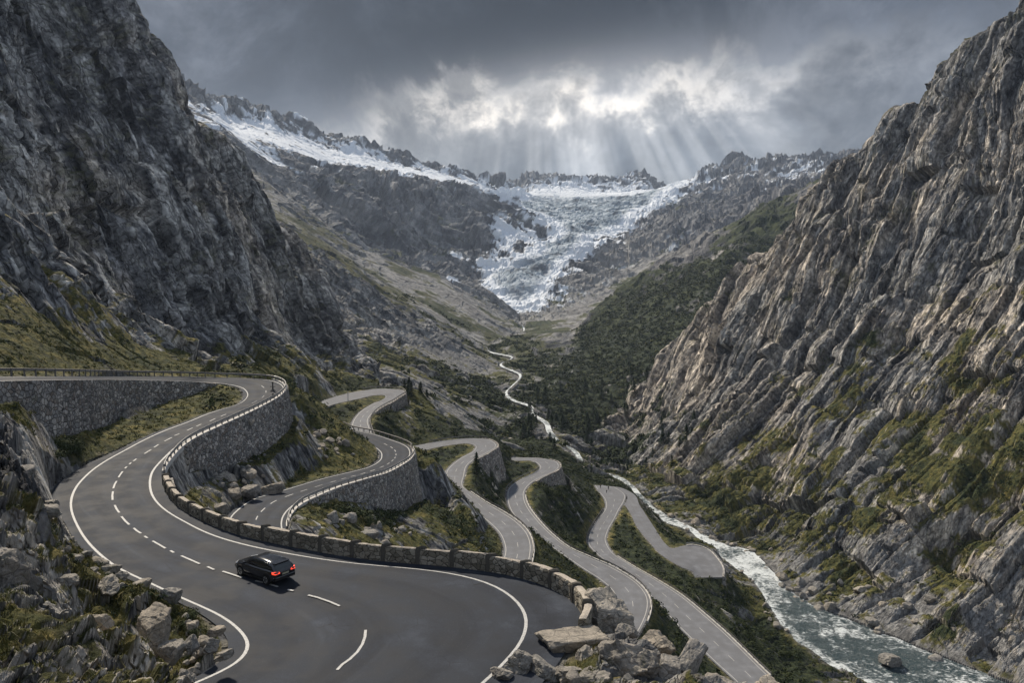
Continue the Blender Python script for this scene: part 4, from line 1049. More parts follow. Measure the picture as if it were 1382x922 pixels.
retaining('B', 1, (405, 677), (546, 601), 'tall rubble wall holding up the outer rim of the second hairpin', off=.45)
retaining('S', 1, (503, 557), (534, 525), 'pale rounded wall under the small far hairpin at the left', off=.4)
retaining('S', 0, (440, 549), (452, 545), 'short pale abutment under the road end behind the grassy knoll', off=.3)
retaining('C', 1, (640, 620), (650, 592.5), 'dark wedge shaped wall under the hairpin in the middle of the slope', off=.5, batter=.25)
retaining('D', 1, (720, 649), (740, 620.5), 'dark wedge shaped wall under the hairpin nearest the stream bend', off=.5, batter=.25)
retaining('G', 1, (945, 738), (971, 779), 'low rubble wall around the turning place above the river', off=.4, batter=.2)

# parapet: long stone blocks with pillars between them
def block_chain():
    P, d = curve_of('A', 1, (206, 655), (705, 862), .28)
    s = along(P)
    if s[-1] < 1: return
    # order: from the far bend towards the near one
    first = P[0]; 
    yy = P[0][1]
    if P[0][1] < P[-1][1]: P = P[::-1]; d = d[::-1]; s = along(P)
    rr = random.Random(5); pos = 0.0; tot = s[-1]
    def pt(a):
        q = np.array([np.interp(a, s, P[:, i]) for i in range(3)]); dd = np.array([np.interp(a, s, d[:, i]) for i in range(3)]); return q, dd / np.linalg.norm(dd)
    segs = []; 
    while pos < tot - .8:
        q, dd = pt(pos); L = 2.7 + rr.uniform(-.15, .25); L = min(L, tot - pos)
        segs.append((pos, pos + L)); pos += L
    return pt, segs, tot
pt_, segs_, tot_ = block_chain()
def stone_block(pt, a, b, hgt, th, rr, name='parapet_block', parent=None, mat=None, cut=.06, holes=False):
    n = max(3, int((b - a) / .28)); prof = []
    V = []; Fc = []
    levels = [(-.5, -.5), (-.5, 0.), (-.5, .45), (-.5, .86), (-.40, 1.0), (0., 1.03), (.40, 1.0), (.5, .86), (.5, .45), (.5, 0.), (.5, -.5)]
    m = len(levels)
    for i in range(n + 1):
        t = i / n; q, d = pt(a + (b - a) * t)
        for (x, z) in levels:
            jx = rr.uniform(-.03, .03); jz = rr.uniform(-.035, .025) if z > 0 else 0
            e = 1.0 if 0 < i < n else .95
            V.append((q[0] + d[0] * (x * th * e + jx), q[1] + d[1] * (x * th * e + jx), q[2] + z * hgt * (e if z > 0 else 1) + jz))
    for i in range(n):
        for j in range(m - 1): Fc.append((i * m + j, i * m + j + 1, (i + 1) * m + j + 1, (i + 1) * m + j))
        Fc.append((i * m + m - 1, i * m, (i + 1) * m, (i + 1) * m + m - 1))
    Fc.append(tuple(range(m))); Fc.append(tuple(n * m + j for j in reversed(range(m))))
    ob = mesh_obj(name, V, Fc, mat or M_PARA, parent)
    bm = bmesh.new(); bm.from_mesh(ob.data); bmesh.ops.recalc_face_normals(bm, faces=bm.faces); bm.to_mesh(ob.data); bm.free()
    return ob
def para_mat():
    m = NT('parapet_stone'); P = m.pos(); g = m.node('ShaderNodeNewGeometry'); sp = m.node('ShaderNodeSeparateXYZ'); m.L.new(g.outputs['Normal'], sp.inputs[0])
    n = m.noise(P, 2.2, 7, .7); n2 = m.noise(P, 9, 6, .75); e = m.voro(m.map(P, (1, 1, 1.3)), 2.3, 'DISTANCE_TO_EDGE'); cc = m.voro(m.map(P, (1, 1, 1.3)), 2.3, 'F1', 'Color'); s = m.node('ShaderNodeSeparateColor'); m.L.new(cc, s.inputs[0])
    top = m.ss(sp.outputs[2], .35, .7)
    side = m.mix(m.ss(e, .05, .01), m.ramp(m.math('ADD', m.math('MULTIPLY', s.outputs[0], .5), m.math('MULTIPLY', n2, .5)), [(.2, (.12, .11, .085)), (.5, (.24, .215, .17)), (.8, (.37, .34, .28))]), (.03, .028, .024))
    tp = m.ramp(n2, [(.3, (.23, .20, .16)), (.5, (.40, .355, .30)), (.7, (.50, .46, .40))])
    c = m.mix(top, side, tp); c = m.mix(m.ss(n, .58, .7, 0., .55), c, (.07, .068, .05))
    b = m.bump(m.math('ADD', m.math('MULTIPLY', m.math('MINIMUM', e, .12), m.math('SUBTRACT', 1., top)), m.math('MULTIPLY', n2, .12)), .5, .9)
    return m.done(c, .9, b, .2)
M_PARA = para_mat(); M_PARA_D = plain('dark_pillar_stone', (.085, .078, .065), .9, var=.5)
rr_ = random.Random(11)
words = ['first', 'second', 'third', 'fourth', 'fifth', 'sixth', 'seventh', 'eighth', 'ninth', 'tenth', 'eleventh', 'twelfth', 'thirteenth', 'fourteenth', 'fifteenth', 'sixteenth', 'seventeenth', 'eighteenth', 'nineteenth', 'twentieth']
par = empty('parapet_wall', tuple(pt_(0)[0]))
tag(par, 'low stone parapet of long pale-topped blocks around the outside of the near bend', 'parapet')
bpy.context.view_layer.update()
def adopt(ob, root):
    ob.parent = root; ob.matrix_parent_inverse = root.matrix_world.inverted() if False else Matrix.Translation(root.location).inverted(); return ob
nseg = len(segs_)
for i, (a, b) in enumerate(segs_):
    q, d = pt_((a + b) / 2)
    near = max(0., 1 - q[1] / 75)
    hgt = 1.22 if q[1] < 62 else 1.05
    # the last blocks by the boulders are broken and out of line
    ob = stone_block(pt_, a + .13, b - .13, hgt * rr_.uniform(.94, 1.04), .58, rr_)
    adopt(ob, par)
    # pillar
    def ptp(x, base=a): return pt_(x)
    p = stone_block(pt_, a - .14, a + .125, hgt * 1.10, .74, rr_, 'pillar', None, M_PARA_D if 'M_PARA_D' in globals() else None)
    adopt(p, par)
    cap = stone_block(lambda x, q0=hgt * 1.12: (pt_(x)[0] + np.array([0, 0, q0 - .02]), pt_(x)[1]), a - .22, a + .2, .12, .92, rr_, 'cap_stone', None, M_PARA_D); adopt(cap, p)
    cap.matrix_parent_inverse = Matrix.Translation(par.location).inverted()
    if q[1] < 75:
        # drain slots: dark recesses in frames on the road side
        for tt in (.34, .68):
            q2, d2 = pt_(a + (b - a) * tt); t2 = np.array([-d2[1], d2[0], 0])
            c = q2 - d2 * .297; w, h2, z0 = .17, .07, .42 + rr_.uniform(-.05, .05)
            V = []
            for dx, dz_ in ((-w, -h2), (w, -h2), (w, h2), (-w, h2)):
                V.append(c + t2 * dx + [0, 0, z0 + dz_ + .0])
            V2 = [v - d2 * .012 for v in V]
            sl = mesh_obj('drain_slot', V + V2, [(0, 1, 2, 3), (7, 6, 5, 4), (0, 4, 5, 1), (1, 5, 6, 2), (2, 6, 7, 3), (3, 7, 4, 0)], M_POST); adopt(sl, par)

# guard rails: posts and beams, one thing per stretch
def box(V, Fc, c, t, n, hx, hy, z0, z1):
    o = len(V)
    for z in (z0, z1):
        for a, b in ((-hx, -hy), (hx, -hy), (hx, hy), (-hx, hy)): V.append(tuple(c + t * a + n * b + np.array([0, 0, z])))
    for f in ((0, 3, 2, 1), (4, 5, 6, 7), (0, 1, 5, 4), (1, 2, 6, 5), (2, 3, 7, 6), (3, 0, 4, 7)): Fc.append(tuple(o + i for i in f))
def guardrail(k, side, a, b, label, off=.0, light=True, curb=True, step=2.6, hgt=.72, minpost=60, group='guard rails along the road edges'):
    P, d = curve_of(k, side, a, b, off); P = resamp(P, step); n = len(P)
    if n < 3: return
    T = np.gradient(P, axis=0); T[:, 2] = 0; T /= np.linalg.norm(T, axis=1, keepdims=True); N_ = np.stack([-T[:, 1], T[:, 0], 0 * T[:, 0]], 1)
    root = empty('guard_rail', tuple(P[0])); tag(root, label, 'guard rail', group)
    mat = M_RAIL if light else M_RAILD
    V = []; Fc = []
    prof = [(-.045, hgt - .16), (.03, hgt - .12), (-.03, hgt), (.03, hgt + .12), (-.045, hgt + .16), (-.07, hgt + .16), (-.07, hgt - .16)]
    m = len(prof)
    for i in range(n):
        for x, z in prof: V.append(tuple(P[i] + N_[i] * x + np.array([0, 0, z])))
    for i in range(n - 1):
        for j in range(m): Fc.append((i * m + j, i * m + (j + 1) % m, (i + 1) * m + (j + 1) % m, (i + 1) * m + j))
    beam = mesh_obj('beam', V, Fc, mat); adopt(beam, root)
    # first post, then copies
    V = []; Fc = []; box(V, Fc, np.zeros(3), np.array([1., 0, 0]), np.array([0, 1., 0]), .07, .07, -.4, hgt + .16)
    pm = None
    for i in range(min(n, 100)):
        if pm is None: po = mesh_obj('post', V, Fc, M_RAILD); pm = po
        else: po = pm.copy(); COL.objects.link(po)
        po.location = tuple(P[i]); po.rotation_euler = (0, 0, math.atan2(T[i, 1], T[i, 0])); adopt(po, root)
    if curb:
        V = []; Fc = []; 
        for i in range(n):
            for x, z in ((-.22, -.35), (-.22, .16), (.22, .16), (.22, -.35)): V.append(tuple(P[i] + N_[i] * x + np.array([0, 0, z])))
        for i in range(n - 1):
            for j in range(4): Fc.append((i * 4 + j, i * 4 + (j + 1) % 4, (i + 1) * 4 + (j + 1) % 4, (i + 1) * 4 + j))
        Fc += [(0, 1, 2, 3), tuple((n - 1) * 4 + j for j in (3, 2, 1, 0))]
        c = mesh_obj('kerb', V, Fc, M_CURB); adopt(c, root)
        bm = bmesh.new(); bm.from_mesh(c.data); bmesh.ops.recalc_face_normals(bm, faces=bm.faces); bm.to_mesh(c.data); bm.free()
guardrail('A', 1, (208, 640), (362, 513), 'pale guard rail with kerb along the outer rim of the first hairpin', off=.25, step=2.0)
guardrail('A', 1, (366, 514), (-80, 510), 'grey guard rail along the foot of the left cliff', off=.3, light=False, curb=False, step=2.4)
guardrail('B', 1, (381, 712), (556, 608), 'pale guard rail with kerb along the outer rim of the second hairpin', off=.3, step=2.2)
guardrail('B', 1, (553, 605), (440, 570), 'dark guard rail on the upper leg of the second hairpin', off=.35, light=False, curb=False)
guardrail('S', 1, (503, 590), (490, 527), 'thin guard rail round the small far hairpin at the left', off=.3, light=False, curb=False)
guardrail('C', 1, (580, 600), (655, 592.5), 'thin dark rail behind the road above the middle hairpin', off=.3, light=False, curb=False)
guardrail('C', 1, (630, 666), (704, 778), 'dark guard rail on the right edge of the road below the middle hairpin', off=.3, light=False, curb=True)
guardrail('D', 0, (729, 634), (684, 673), 'thin guard rail on the left edge above the tall bend of the fourth road', off=.3, light=False, curb=False)
guardrail('D', 0, (684, 676), (739, 734), 'dark guard rail on the left bank below the tall bend of the fourth road', off=.3, light=False, curb=False)
guardrail('D', 1, (708, 668), (868, 838), 'long dark guard rail curving beside the fourth road to the boulders', off=.3, light=False, curb=True)
guardrail('E', 0, (817, 690), (794, 738), 'short guard rail beside the fifth road near the fork', off=.3, light=False, curb=False)
guardrail('E', 1, (830, 750), (1038, 914), 'long straight guard rail beside the lowest road above the river', off=.3, light=False, curb=True)
guardrail('G', 1, (925, 737), (974, 778), 'rail around the outer curve of the turning place', off=.25, light=True, curb=True)
# ------------------------------------------------------------------ river
n = len(RV[0]); cols = 15
Lb = offset_poly(RV[0], RV[1], 1.2); Rb = offset_poly(RV[1], RV[0], 1.2)
V = []; Fo = []
for t in np.linspace(0, 1, cols):
    P = Lb * (1 - t) + Rb * t
    V.append(P)
V = np.concatenate(V); x, y = V[:, 0], V[:, 1]
tt = np.repeat(np.linspace(-1, 1, cols), n)
# along-stream chop
V[:, 2] += .28 * fbm(x / 5, y / 5, x * 0, 4, .6) + .12 * fbm(x / 1.5, y / 1.5, x * 0 + 4, 3, .6)
V[:, 2] += 1.3 * sst(y, 430, 700); up = sst(y, 205, 250)
foam = .38 + .12 * up - .22 * sst(y, 300, 400) + .24 * sst(y, 430, 600) + .42 * fbm(x / 14, y / 14, x * 0 + 2, 3) + .16 * (np.abs(tt) > .8)
foam += .20 * sst(y, 235, 262) - .02 * (1 - sst(y, 190, 225))
Fc = []
for c in range(cols - 1):
    for i in range(n - 1): Fc.append((c * n + i, (c + 1) * n + i, (c + 1) * n + i + 1, c * n + i + 1))
river = mesh_obj('river_water', V, Fc, M_WAT, smooth=True, kind='structure')
if sum(p.normal.z for p in river.data.polygons) < 0: river.data.flip_normals()
at = river.data.attributes.new('foam', 'FLOAT_COLOR', 'POINT'); at.data.foreach_set('color', np.stack([foam, foam, foam, foam * 0 + 1], 1).reshape(-1).astype(np.float32))

# waterfalls on the far left face
def fall(pts, w, name='stream'):
    P = []
    for (a, b) in zip(pts[:-1], pts[1:]):
        for t in np.linspace(0, 1, 14, endpoint=False): P.append([a[i] + (b[i] - a[i]) * t for i in range(3)])
    P = np.array([np.array(at_d(*p)) for p in P]); 
    j = np.array([float(ground(np.array(p[0]), np.array(p[1]))) for p in P])
    V = []; 
    for p, z in zip(P, j):
        ww = w * (.6 + .8 * random.random()); V += [(p[0] - ww, p[1] - 3, z + 3.), (p[0] + ww, p[1] - 3, z + 3.)]
    Fc = [(2 * i, 2 * i + 1, 2 * i + 3, 2 * i + 2) for i in range(len(P) - 1)]
    mesh_obj(name, V, Fc, M_FOAM, kind='structure')
M_FOAM = plain('white_water', (.7, .73, .76), .7)

# ------------------------------------------------------------------ boulders
def boulder_mesh(name, seed, sub=3, planes=13, rough=.05, box=.0, subd=0):
    r = np.random.default_rng(seed)
    bm = bmesh.new(); bmesh.ops.create_icosphere(bm, subdivisions=sub, radius=1.0)
    N_ = r.normal(size=(planes, 3)); N_[:, 2] *= .9
    if box:  # slabby: opposite faces
        ax = r.normal(size=(3, 3)) * .18 + np.eye(3); N_ = np.concatenate([ax, -ax, N_[:planes // 2] * 1.0])
    N_ /= np.linalg.norm(N_, axis=1, keepdims=True); D = r.uniform(.55, .80, len(N_)); 
    if box: D[:6] = r.uniform(.52, .62, 6)
    co = np.array([v.co[:] for v in bm.verts]); dn = co @ N_.T
    rad = np.min(np.where(dn > .02, D / np.maximum(dn, .02), 9), axis=1); rad = np.minimum(rad, 1.0)
    P = co * rad[:, None]; s = seed * 3.7
    P = P * (1 + rough * fbm(P[:, 0] * 2 + s, P[:, 1] * 2, P[:, 2] * 2, 4, .6)[:, None] + rough * 1.0 * facets(P[:, 0] * 2.6 + s, P[:, 1] * 2.6, P[:, 2] * 3.6, 1.)[:, None])
    for v, p in zip(bm.verts, P): v.co = p
    me = bpy.data.meshes.new(name); bm.to_mesh(me); bm.free(); me.materials.append(M_ROCK); return me
BM = [boulder_mesh('boulder', 100 + i, 3, 12 + i % 4, .07, box=(i % 2)) for i in range(10)]
BBIG = [boulder_mesh('boulder', 40 + i, 5, 12 + i % 3, .09, box=(i % 2)) for i in range(8)]
SLAB = boulder_mesh('boulder', 78, 5, 3, .05, box=1)
BSM = [boulder_mesh('stone', 200 + i, 2, 9, .08) for i in range(8)]
def boulder(px, d, size, label, mesh=None, rot=None, sink=.25, mat=None, group=None, big=True, z=None, i=0):
    """px: pixel of its centre, d: distance; size (x, y, z) full extents"""
    p = at_d(px[0], px[1], d)
    o = bpy.data.objects.new('boulder', mesh or (BBIG if big else BM)[i % 8]); COL.objects.link(o)
    o.location = (p[0], p[1], p[2]); o.scale = (size[0] / 1.65, size[1] / 1.65, size[2] / 1.6)
    o.rotation_euler = rot or (random.uniform(-.3, .3), random.uniform(-.3, .3), random.uniform(0, 6.28))
    tag(o, label, 'boulder', group)
    if mat:
        o.material_slots[0].link = 'OBJECT'; o.material_slots[0].material = mat
    return o
boulder((777, 869), 44.8, (5.2, 2.6, 2.0), 'long flat-topped buff slab lying at the end of the stone parapet', SLAB, (.04, -.06, R(12)), mat=M_ROCKW)
boulder((820, 836), 48.5, (3.6, 3.3, 3.1), 'big angular pale-topped boulder balanced just beyond the parapet end', BBIG[3], (.25, .15, R(25)), mat=M_ROCKW)
boulder((849, 905), 42.0, (4.0, 3.4, 3.1), 'largest cracked grey boulder at the bottom edge right of the near bend', BBIG[0], (.1, .3, R(70)))
boulder((883, 874), 44.5, (2.2, 2.0, 1.5), 'buff lichen-spotted boulder leaning on the largest grey boulder', BBIG[2], (.2, .35, R(110)), mat=M_ROCKW)
boulder((930, 894), 42.5, (1.6, 3.4, 1.9), 'long tilted grey slab pointing down towards the lowest road', BBIG[5], (.45, .1, R(-38)))
boulder((703, 895), 42.0, (1.9, 1.5, 1.2), 'rounded grey boulder touching the end of the white edge line', BBIG[4])
boulder((733, 908), 41.5, (2.3, 1.5, 1.3), 'dark creased boulder below the flat-topped slab', BBIG[6])
boulder((765, 912), 41.0, (1.8, 1.5, 1.2), 'grey block at the bottom edge between the slab and the largest boulder', BBIG[7])
boulder((800, 920), 40.0, (1.8, 1.6, 1.3), 'small dark boulder at the bottom edge left of the largest boulder', BBIG[1])
boulder((676, 912), 41.0, (1.2, 1.1, .8), 'small round stone beside the bottom end of the outer white line', BBIG[0])
boulder((905, 905), 41.0, (1.6, 1.5, 1.3), 'grey boulder at the bottom edge below the tilted slab', BBIG[3])
boulder((842, 857), 46.5, (1.5, 1.2, 1.0), 'grey block wedged between the angular boulder and the largest boulder', BBIG[6])
boulder((968, 928), 40.0, (2.4, 1.5, 1.0), 'low flat boulder at the bottom edge left of the lowest road end', BBIG[2])
boulder((1045, 938), 38.5, (3.0, 1.6, 1.0), 'low pale rock at the bottom edge beneath the lowest road end', BBIG[4], mat=M_ROCKW)
boulder((1105, 943), 37.0, (1.8, 1.6, 1.0), 'low grey rock at the bottom edge near the river', BBIG[5])
boulder((803, 884), 44.0, (2.2, 1.8, 1.6), 'grey cracked block between the flat-topped slab and the largest boulder', BBIG[7])
boulder((790, 893), 42.5, (1.6, 1.4, 1.2), 'dark block in the gap under the flat-topped slab', BBIG[2])
# left foreground
LB = [((86, 785), 41, (2.2, 1.6, 1.3), 'flat-topped grey boulder above the grassy bank at the lower left', 0, None),
 ((146, 790), 44, (2.6, 1.7, 1.3), 'pale humped boulder on the bank near the left white line', 2, M_ROCKW),
 ((228, 802), 47, (2.0, 1.7, 1.7), 'dark jagged lichen-crusted rock standing over the inner white line', 7, None),
 ((208, 850), 38, (3.1, 2.4, 3.0), 'tall weathered outcrop block left of the rubble on the inner bend', 3, M_ROCKW),
 ((97, 755), 48, (2.1, 1.5, 1.3), 'grey boulder half way up the bank beside the left road edge', 5, None),
 ((120, 772), 47, (1.5, 1.2, 1.2), 'small upright block beside the pale humped boulder', 1, None),
 ((53, 728), 50, (2.1, 1.6, 1.4), 'pale triangular block under the dark left outcrop', 6, M_ROCKW),
 ((147, 767), 52, (2.0, 1.0, .9), 'low ledge of rock against the left white line', 4, None),
 ((165, 776), 51, (1.6, .9, .8), 'second low ledge of rock further along the left white line', 2, None),
 ((8, 770), 33, (2.2, 2.6, 3.4), 'dark rock face cut off by the left picture edge', 1, None),
 ((172, 882), 34, (1.6, 1.4, 1.4), 'reddish layered block in the grass left of the weathered outcrop', 5, M_ROCKW),
 ((232, 878), 37, (1.7, 1.5, 1.5), 'grey block at the foot of the weathered outcrop', 0, None),
 ((258, 868), 39.5, (1.5, 1.2, 1.1), 'rounded boulder at the left end of the inner rubble', 6, None),
 ((292, 850), 42.0, (1.3, 1.0, .8), 'flat pale stone at the top of the inner rubble', 3, M_ROCKW),
 ((302, 882), 39.5, (1.3, .9, .8), 'low pale stone near the inner white line corner', 7, M_ROCKW),
 ((286, 868), 40, (1.2, 1.0, .9), 'grey stone in the middle of the inner rubble', 4, None),
 ((250, 914), 34, (1.2, 1.0, .9), 'grey stone at the bottom edge beside the inner white line', 2, None),
 ((205, 905), 33, (1.5, 1.2, 1.2), 'dark broken block at the bottom edge below the weathered outcrop', 5, None),
 ((75, 842), 33, (1.0, .8, .6), 'small stone surrounded by grass at the lower left', 1, None),
 ((90, 882), 30, (1.1, .9, .7), 'small grey stone in grass near the bottom left corner', 6, None),
 ((15, 912), 27, (1.5, 1.3, 1.1), 'grey rock in the bottom left corner', 0, None),
 ((130, 838), 36, (.9, 2.2, 1.3), 'narrow ribbed rock spine running down through the grass', 3, M_ROCKW),
 ((150, 868), 35, (.9, 1.6, 1.3), 'lower piece of the ribbed rock spine in the grass', 4, None)]
for px, d, s, lab, i, mt in LB: boulder((px[0], px[1] + 3), d, tuple(c * .76 for c in s), lab, BBIG[i], mat=mt)
# between main road and second road
MB_ = [((307, 648), 103, (3.0, 2.4, 2.4), 'big pale boulder at the foot of the first hairpin wall', 1), ((327, 646), 106, (2.6, 2.2, 2.0), 'pale boulder next to the big one under the hairpin wall', 2),
 ((366, 662), 107, (4.0, 2.4, 2.0), 'wide flat grey boulder resting on the edge of the second road', 3), ((338, 664), 102, (3.0, 2.2, 1.8), 'dark sloping boulder left of the wide flat one', 0), ((317, 667), 99, (2.2, 2.0, 1.6), 'round boulder above the bend of the second road', 5),
 ((285, 672), 94, (2.2, 1.8, 1.5), 'pale boulder just inside the main parapet', 6), ((297, 686), 90, (2.0, 1.8, 1.5), 'pale boulder by the wooden edge of the second road', 7), ((265, 664), 93, (1.6, 1.6, 1.3), 'small boulder between parapet and hairpin wall', 4)]
for px, d, s, lab, i in MB_: boulder(px, d, s, lab, BBIG[i], mat=M_ROCKW if i % 2 else None)
# boulder in the river
p = at_h(1202, 897, 101.0); boulder((1202, 892), float(p[1]), (7.5, 5, 4), 'dark wet boulder standing in the white water at the lower right', BBIG[5], (0, .1, .3), mat=None)
# scatter families
def scatter(n, pick, sizes, label, group, meshes, seed, flat=.7, mat=None):
    r = random.Random(seed); k = 0; tries = 0
    while k < n and tries < n * 60:
        tries += 1; q = pick(r)
        if q is None: continue
        x, y = q
        if samp(on_road, np.array(x), np.array(y)) or samp(DR, np.array(x), np.array(y)) < sizes[0] * .7 + .3: continue
        z = float(ground(np.array(x), np.array(y))); s = sizes[0] * (sizes[1] / sizes[0]) ** (r.random() ** 2.0)
        o = bpy.data.objects.new('boulder', meshes[r.randrange(len(meshes))]); COL.objects.link(o)
        o.location = (x, y, z + s * .12); o.scale = (s * r.uniform(.7, 1.1) / 1.3, s * r.uniform(.7, 1.0) / 1.3, s * r.uniform(.5, .85) / 1.3)
        o.rotation_euler = (r.uniform(-.4, .4), r.uniform(-.4, .4), r.uniform(0, 6.28)); tag(o, label, 'boulder', group)
        if mat and r.random() < mat[1]: o.material_slots[0].link = 'OBJECT'; o.material_slots[0].material = mat[0]
        k += 1
def bank_pick(side, lo, hi, w0, w1):
    A, B = (RV[0], RV[1]) if side == 0 else (RV[1], RV[0])
    idx = [i for i in range(len(A)) if lo < A[i][1] < hi]
    def f(r):
        i = r.choice(idx); d = A[i] - B[i]; d[2] = 0; d /= np.linalg.norm(d); q = A[i] + d * (w0 + (w1 - w0) * r.random() ** 1.6); return float(q[0] + r.uniform(-.5, .5)), float(q[1] + r.uniform(-1, 1))
    return f
scatter(75, bank_pick(1, 195, 330, -1.0, 20), (1.3, 4.6), 'grey boulder in the rubble on the far bank of the river', 'boulders along the far river bank', BM, 21, mat=(M_ROCKW, .5))
scatter(40, bank_pick(0, 205, 345, -.6, 5), (.9, 3.0), 'grey boulder on the near bank of the river below the roads', 'boulders along the near river bank', BM, 22)
def box_pick(u0, u1, v0, v1, d0, d1, cond=None):
    def f(r):
        d = math.exp(r.uniform(math.log(d0), math.log(d1))); a = (r.uniform(u0, u1) - 691) / F; return a * d, d
    return f
def tri_pick(poly):
    # quads given as pixel + distance corners, blended
    P = [at_d(*p) for p in poly]
    def f(r):
        s, t = r.random(), r.random(); a = [P[0][i] * (1 - s) + P[1][i] * s for i in (0, 1)]; b = [P[3][i] * (1 - s) + P[2][i] * s for i in (0, 1)]
        return float(a[0] * (1 - t) + b[0] * t), float(a[1] * (1 - t) + b[1] * t)
    return f
scatter(34, tri_pick([(240, 690, 92), (350, 672, 104), (385, 590, 140), (250, 640, 100)]), (.6, 1.9), 'pale stone in the rubble between the first and second hairpin roads', 'stones between the first and second hairpin roads', BM, 23, mat=(M_ROCKW, .5))
scatter(20, tri_pick([(400, 590, 146), (470, 600, 150), (500, 625, 150), (430, 640, 134)]), (.8, 2.6), 'pale stone on the grassy knoll above the second hairpin', 'stones on the grassy knoll', BM, 24, mat=(M_ROCKW, .7))
scatter(26, tri_pick([(248, 835, 46), (318, 862, 42), (310, 895, 39), (240, 900, 38)]), (.35, .9), 'loose grey stone in the rubble inside the near bend', 'rubble stones inside the near bend', BM, 25, mat=(M_ROCKW, .4))
scatter(36, tri_pick([(40, 720, 58), (95, 715, 62), (215, 800, 48), (60, 790, 42)]), (.35, 1.3), 'loose grey stone on the rocky bank beside the left road edge', 'stones on the bank beside the left road edge', BM, 26, mat=(M_ROCKW, .4))
scatter(16, tri_pick([(670, 925, 40), (720, 890, 43), (900, 930, 39), (800, 950, 38)]), (.4, 1.2), 'loose stone among the big boulders at the bottom edge', 'stones among the bottom boulders', BM, 27)
scatter(24, tri_pick([(420, 720, 92), (560, 715, 112), (540, 690, 130), (430, 690, 98)]), (.8, 2.4), 'grey stone on the slope below the second hairpin wall', 'stones below the second hairpin wall', BM, 28)

# ------------------------------------------------------------------ ground cover: tufts and dwarf shrubs (nobody could count them)
def veg_mat(name, stops, tr=.0):
    m = NT(name); a = m.attr('tone'); P = m.pos(); n = m.noise(P, .5, 3, .6)
    c = m.ramp(m.math('ADD', m.math('MULTIPLY', a[0], .75), m.math('MULTIPLY', n, .3)), stops)
    return m.done(c, .85, None, .15)
M_TUFT = veg_mat('grass_blades', [(.1, (.038, .044, .014)), (.45, (.098, .100, .030)), (.75, (.20, .17, .058)), (1., (.32, .25, .11))])
M_SHRUB = veg_mat('dwarf_shrub_leaves', [(.1, (.008, .014, .007)), (.45, (.024, .036, .014)), (.75, (.055, .065, .022)), (1., (.11, .10, .035))])
def soup(name, C_, kind_size, nleaf, leaf, mat, label, cat, seed, blade=False):
    r = np.random.default_rng(seed); n = len(C_); k = nleaf
    if blade:
        base = C_[:, None, :] + np.concatenate([r.normal(size=(n, k, 2)) * kind_size[:, None, None] * .35, np.zeros((n, k, 1)) - .03], -1)
        dirs = np.concatenate([r.normal(size=(n, k, 2)) * .55, np.ones((n, k, 1))], -1); L = (kind_size[:, None] * r.uniform(.6, 1.25, (n, k)))[..., None]
        tip = base + dirs * L * .75; w = r.normal(size=(n, k, 3)); w[..., 2] *= .1; w /= np.linalg.norm(w, axis=-1, keepdims=True); w = w * leaf * L
        T = np.stack([base - w, base + w, tip], 2)
    else:
        d = r.normal(size=(n, k, 3)); d[..., 2] = np.abs(d[..., 2]) * .9; d /= np.linalg.norm(d, axis=-1, keepdims=True)
        rad = kind_size[:, None, None] * r.uniform(.45, 1.05, (n, k, 1)); c = C_[:, None, :] + d * rad * [1, 1, .75]
        s = (kind_size[:, None] * leaf * r.uniform(.6, 1.4, (n, k)))[..., None]
        e1 = np.cross(d, r.normal(size=(n, k, 3))); e1 /= np.linalg.norm(e1, axis=-1, keepdims=True); e2 = np.cross(d, e1) + d * r.normal(size=(n, k, 1)) * .5
        T = np.stack([c - e1 * s, c + e1 * s * .9 - e2 * s * .6, c + e2 * s], 2)
    V = T.reshape(-1, 3).astype(np.float32); m = len(V) // 3
    me = bpy.data.meshes.new(name); me.vertices.add(len(V)); me.vertices.foreach_set('co', V.reshape(-1)); me.loops.add(m * 3); me.loops.foreach_set('vertex_index', np.arange(m * 3, dtype=np.int32))
    me.polygons.add(m); me.polygons.foreach_set('loop_start', np.arange(0, m * 3, 3, dtype=np.int32)); me.update(calc_edges=True)
    tone = np.repeat(np.clip(r.beta(2, 2.4, n)[:, None] + r.normal(size=(n, k)) * .10, 0, 1).reshape(-1), 3)
    at = me.attributes.new('tone', 'FLOAT_COLOR', 'POINT'); at.data.foreach_set('color', np.stack([tone, tone, tone, tone * 0 + 1], 1).reshape(-1).astype(np.float32))
    me.materials.append(mat); o = bpy.data.objects.new(name, me); COL.objects.link(o); o['kind'] = 'stuff'; o['label'] = label; o['category'] = cat; return o
def scatter_pts(n, a0, a1, y0, y1, prob, seed):
    r = np.random.default_rng(seed); y = np.sqrt(r.uniform(y0**2, y1**2, n)); a = r.uniform(a0, a1, n); x = a * y
    k = r.random(n) < prob(x, y); x, y = x[k], y[k]
    return np.stack([x, y, ground(x, y)], 1), r
pg = lambda x, y: samp(grass, x, y) * (samp(DR, x, y) > .9) * (samp(slope, x, y) > .3)
C1, r1 = scatter_pts(int(60000 * QUAL), -1.0, -.2, 18, 75, lambda x, y: pg(x, y) * .55, 1)
C1b, _ = scatter_pts(int(16000 * QUAL), -.05, .6, 30, 60, lambda x, y: pg(x, y) * .5, 2)
C1 = np.concatenate([C1, C1b]); soup('grass_tufts', C1, .16 + .22 * np.random.default_rng(1).random(len(C1)) ** 2, 12, .09, M_TUFT, 'olive and straw coloured grass tufts on the foreground banks', 'grass', 3, True)
C2, _ = scatter_pts(int(60000 * QUAL), -1.0, .2, 60, 220, lambda x, y: pg(x, y) * .5, 4)
soup('heath_tufts', C2, .25 + .35 * np.random.default_rng(2).random(len(C2)) ** 2, 9, .16, M_TUFT, 'olive grass and heath on the banks between the hairpin roads', 'grass', 5, True)
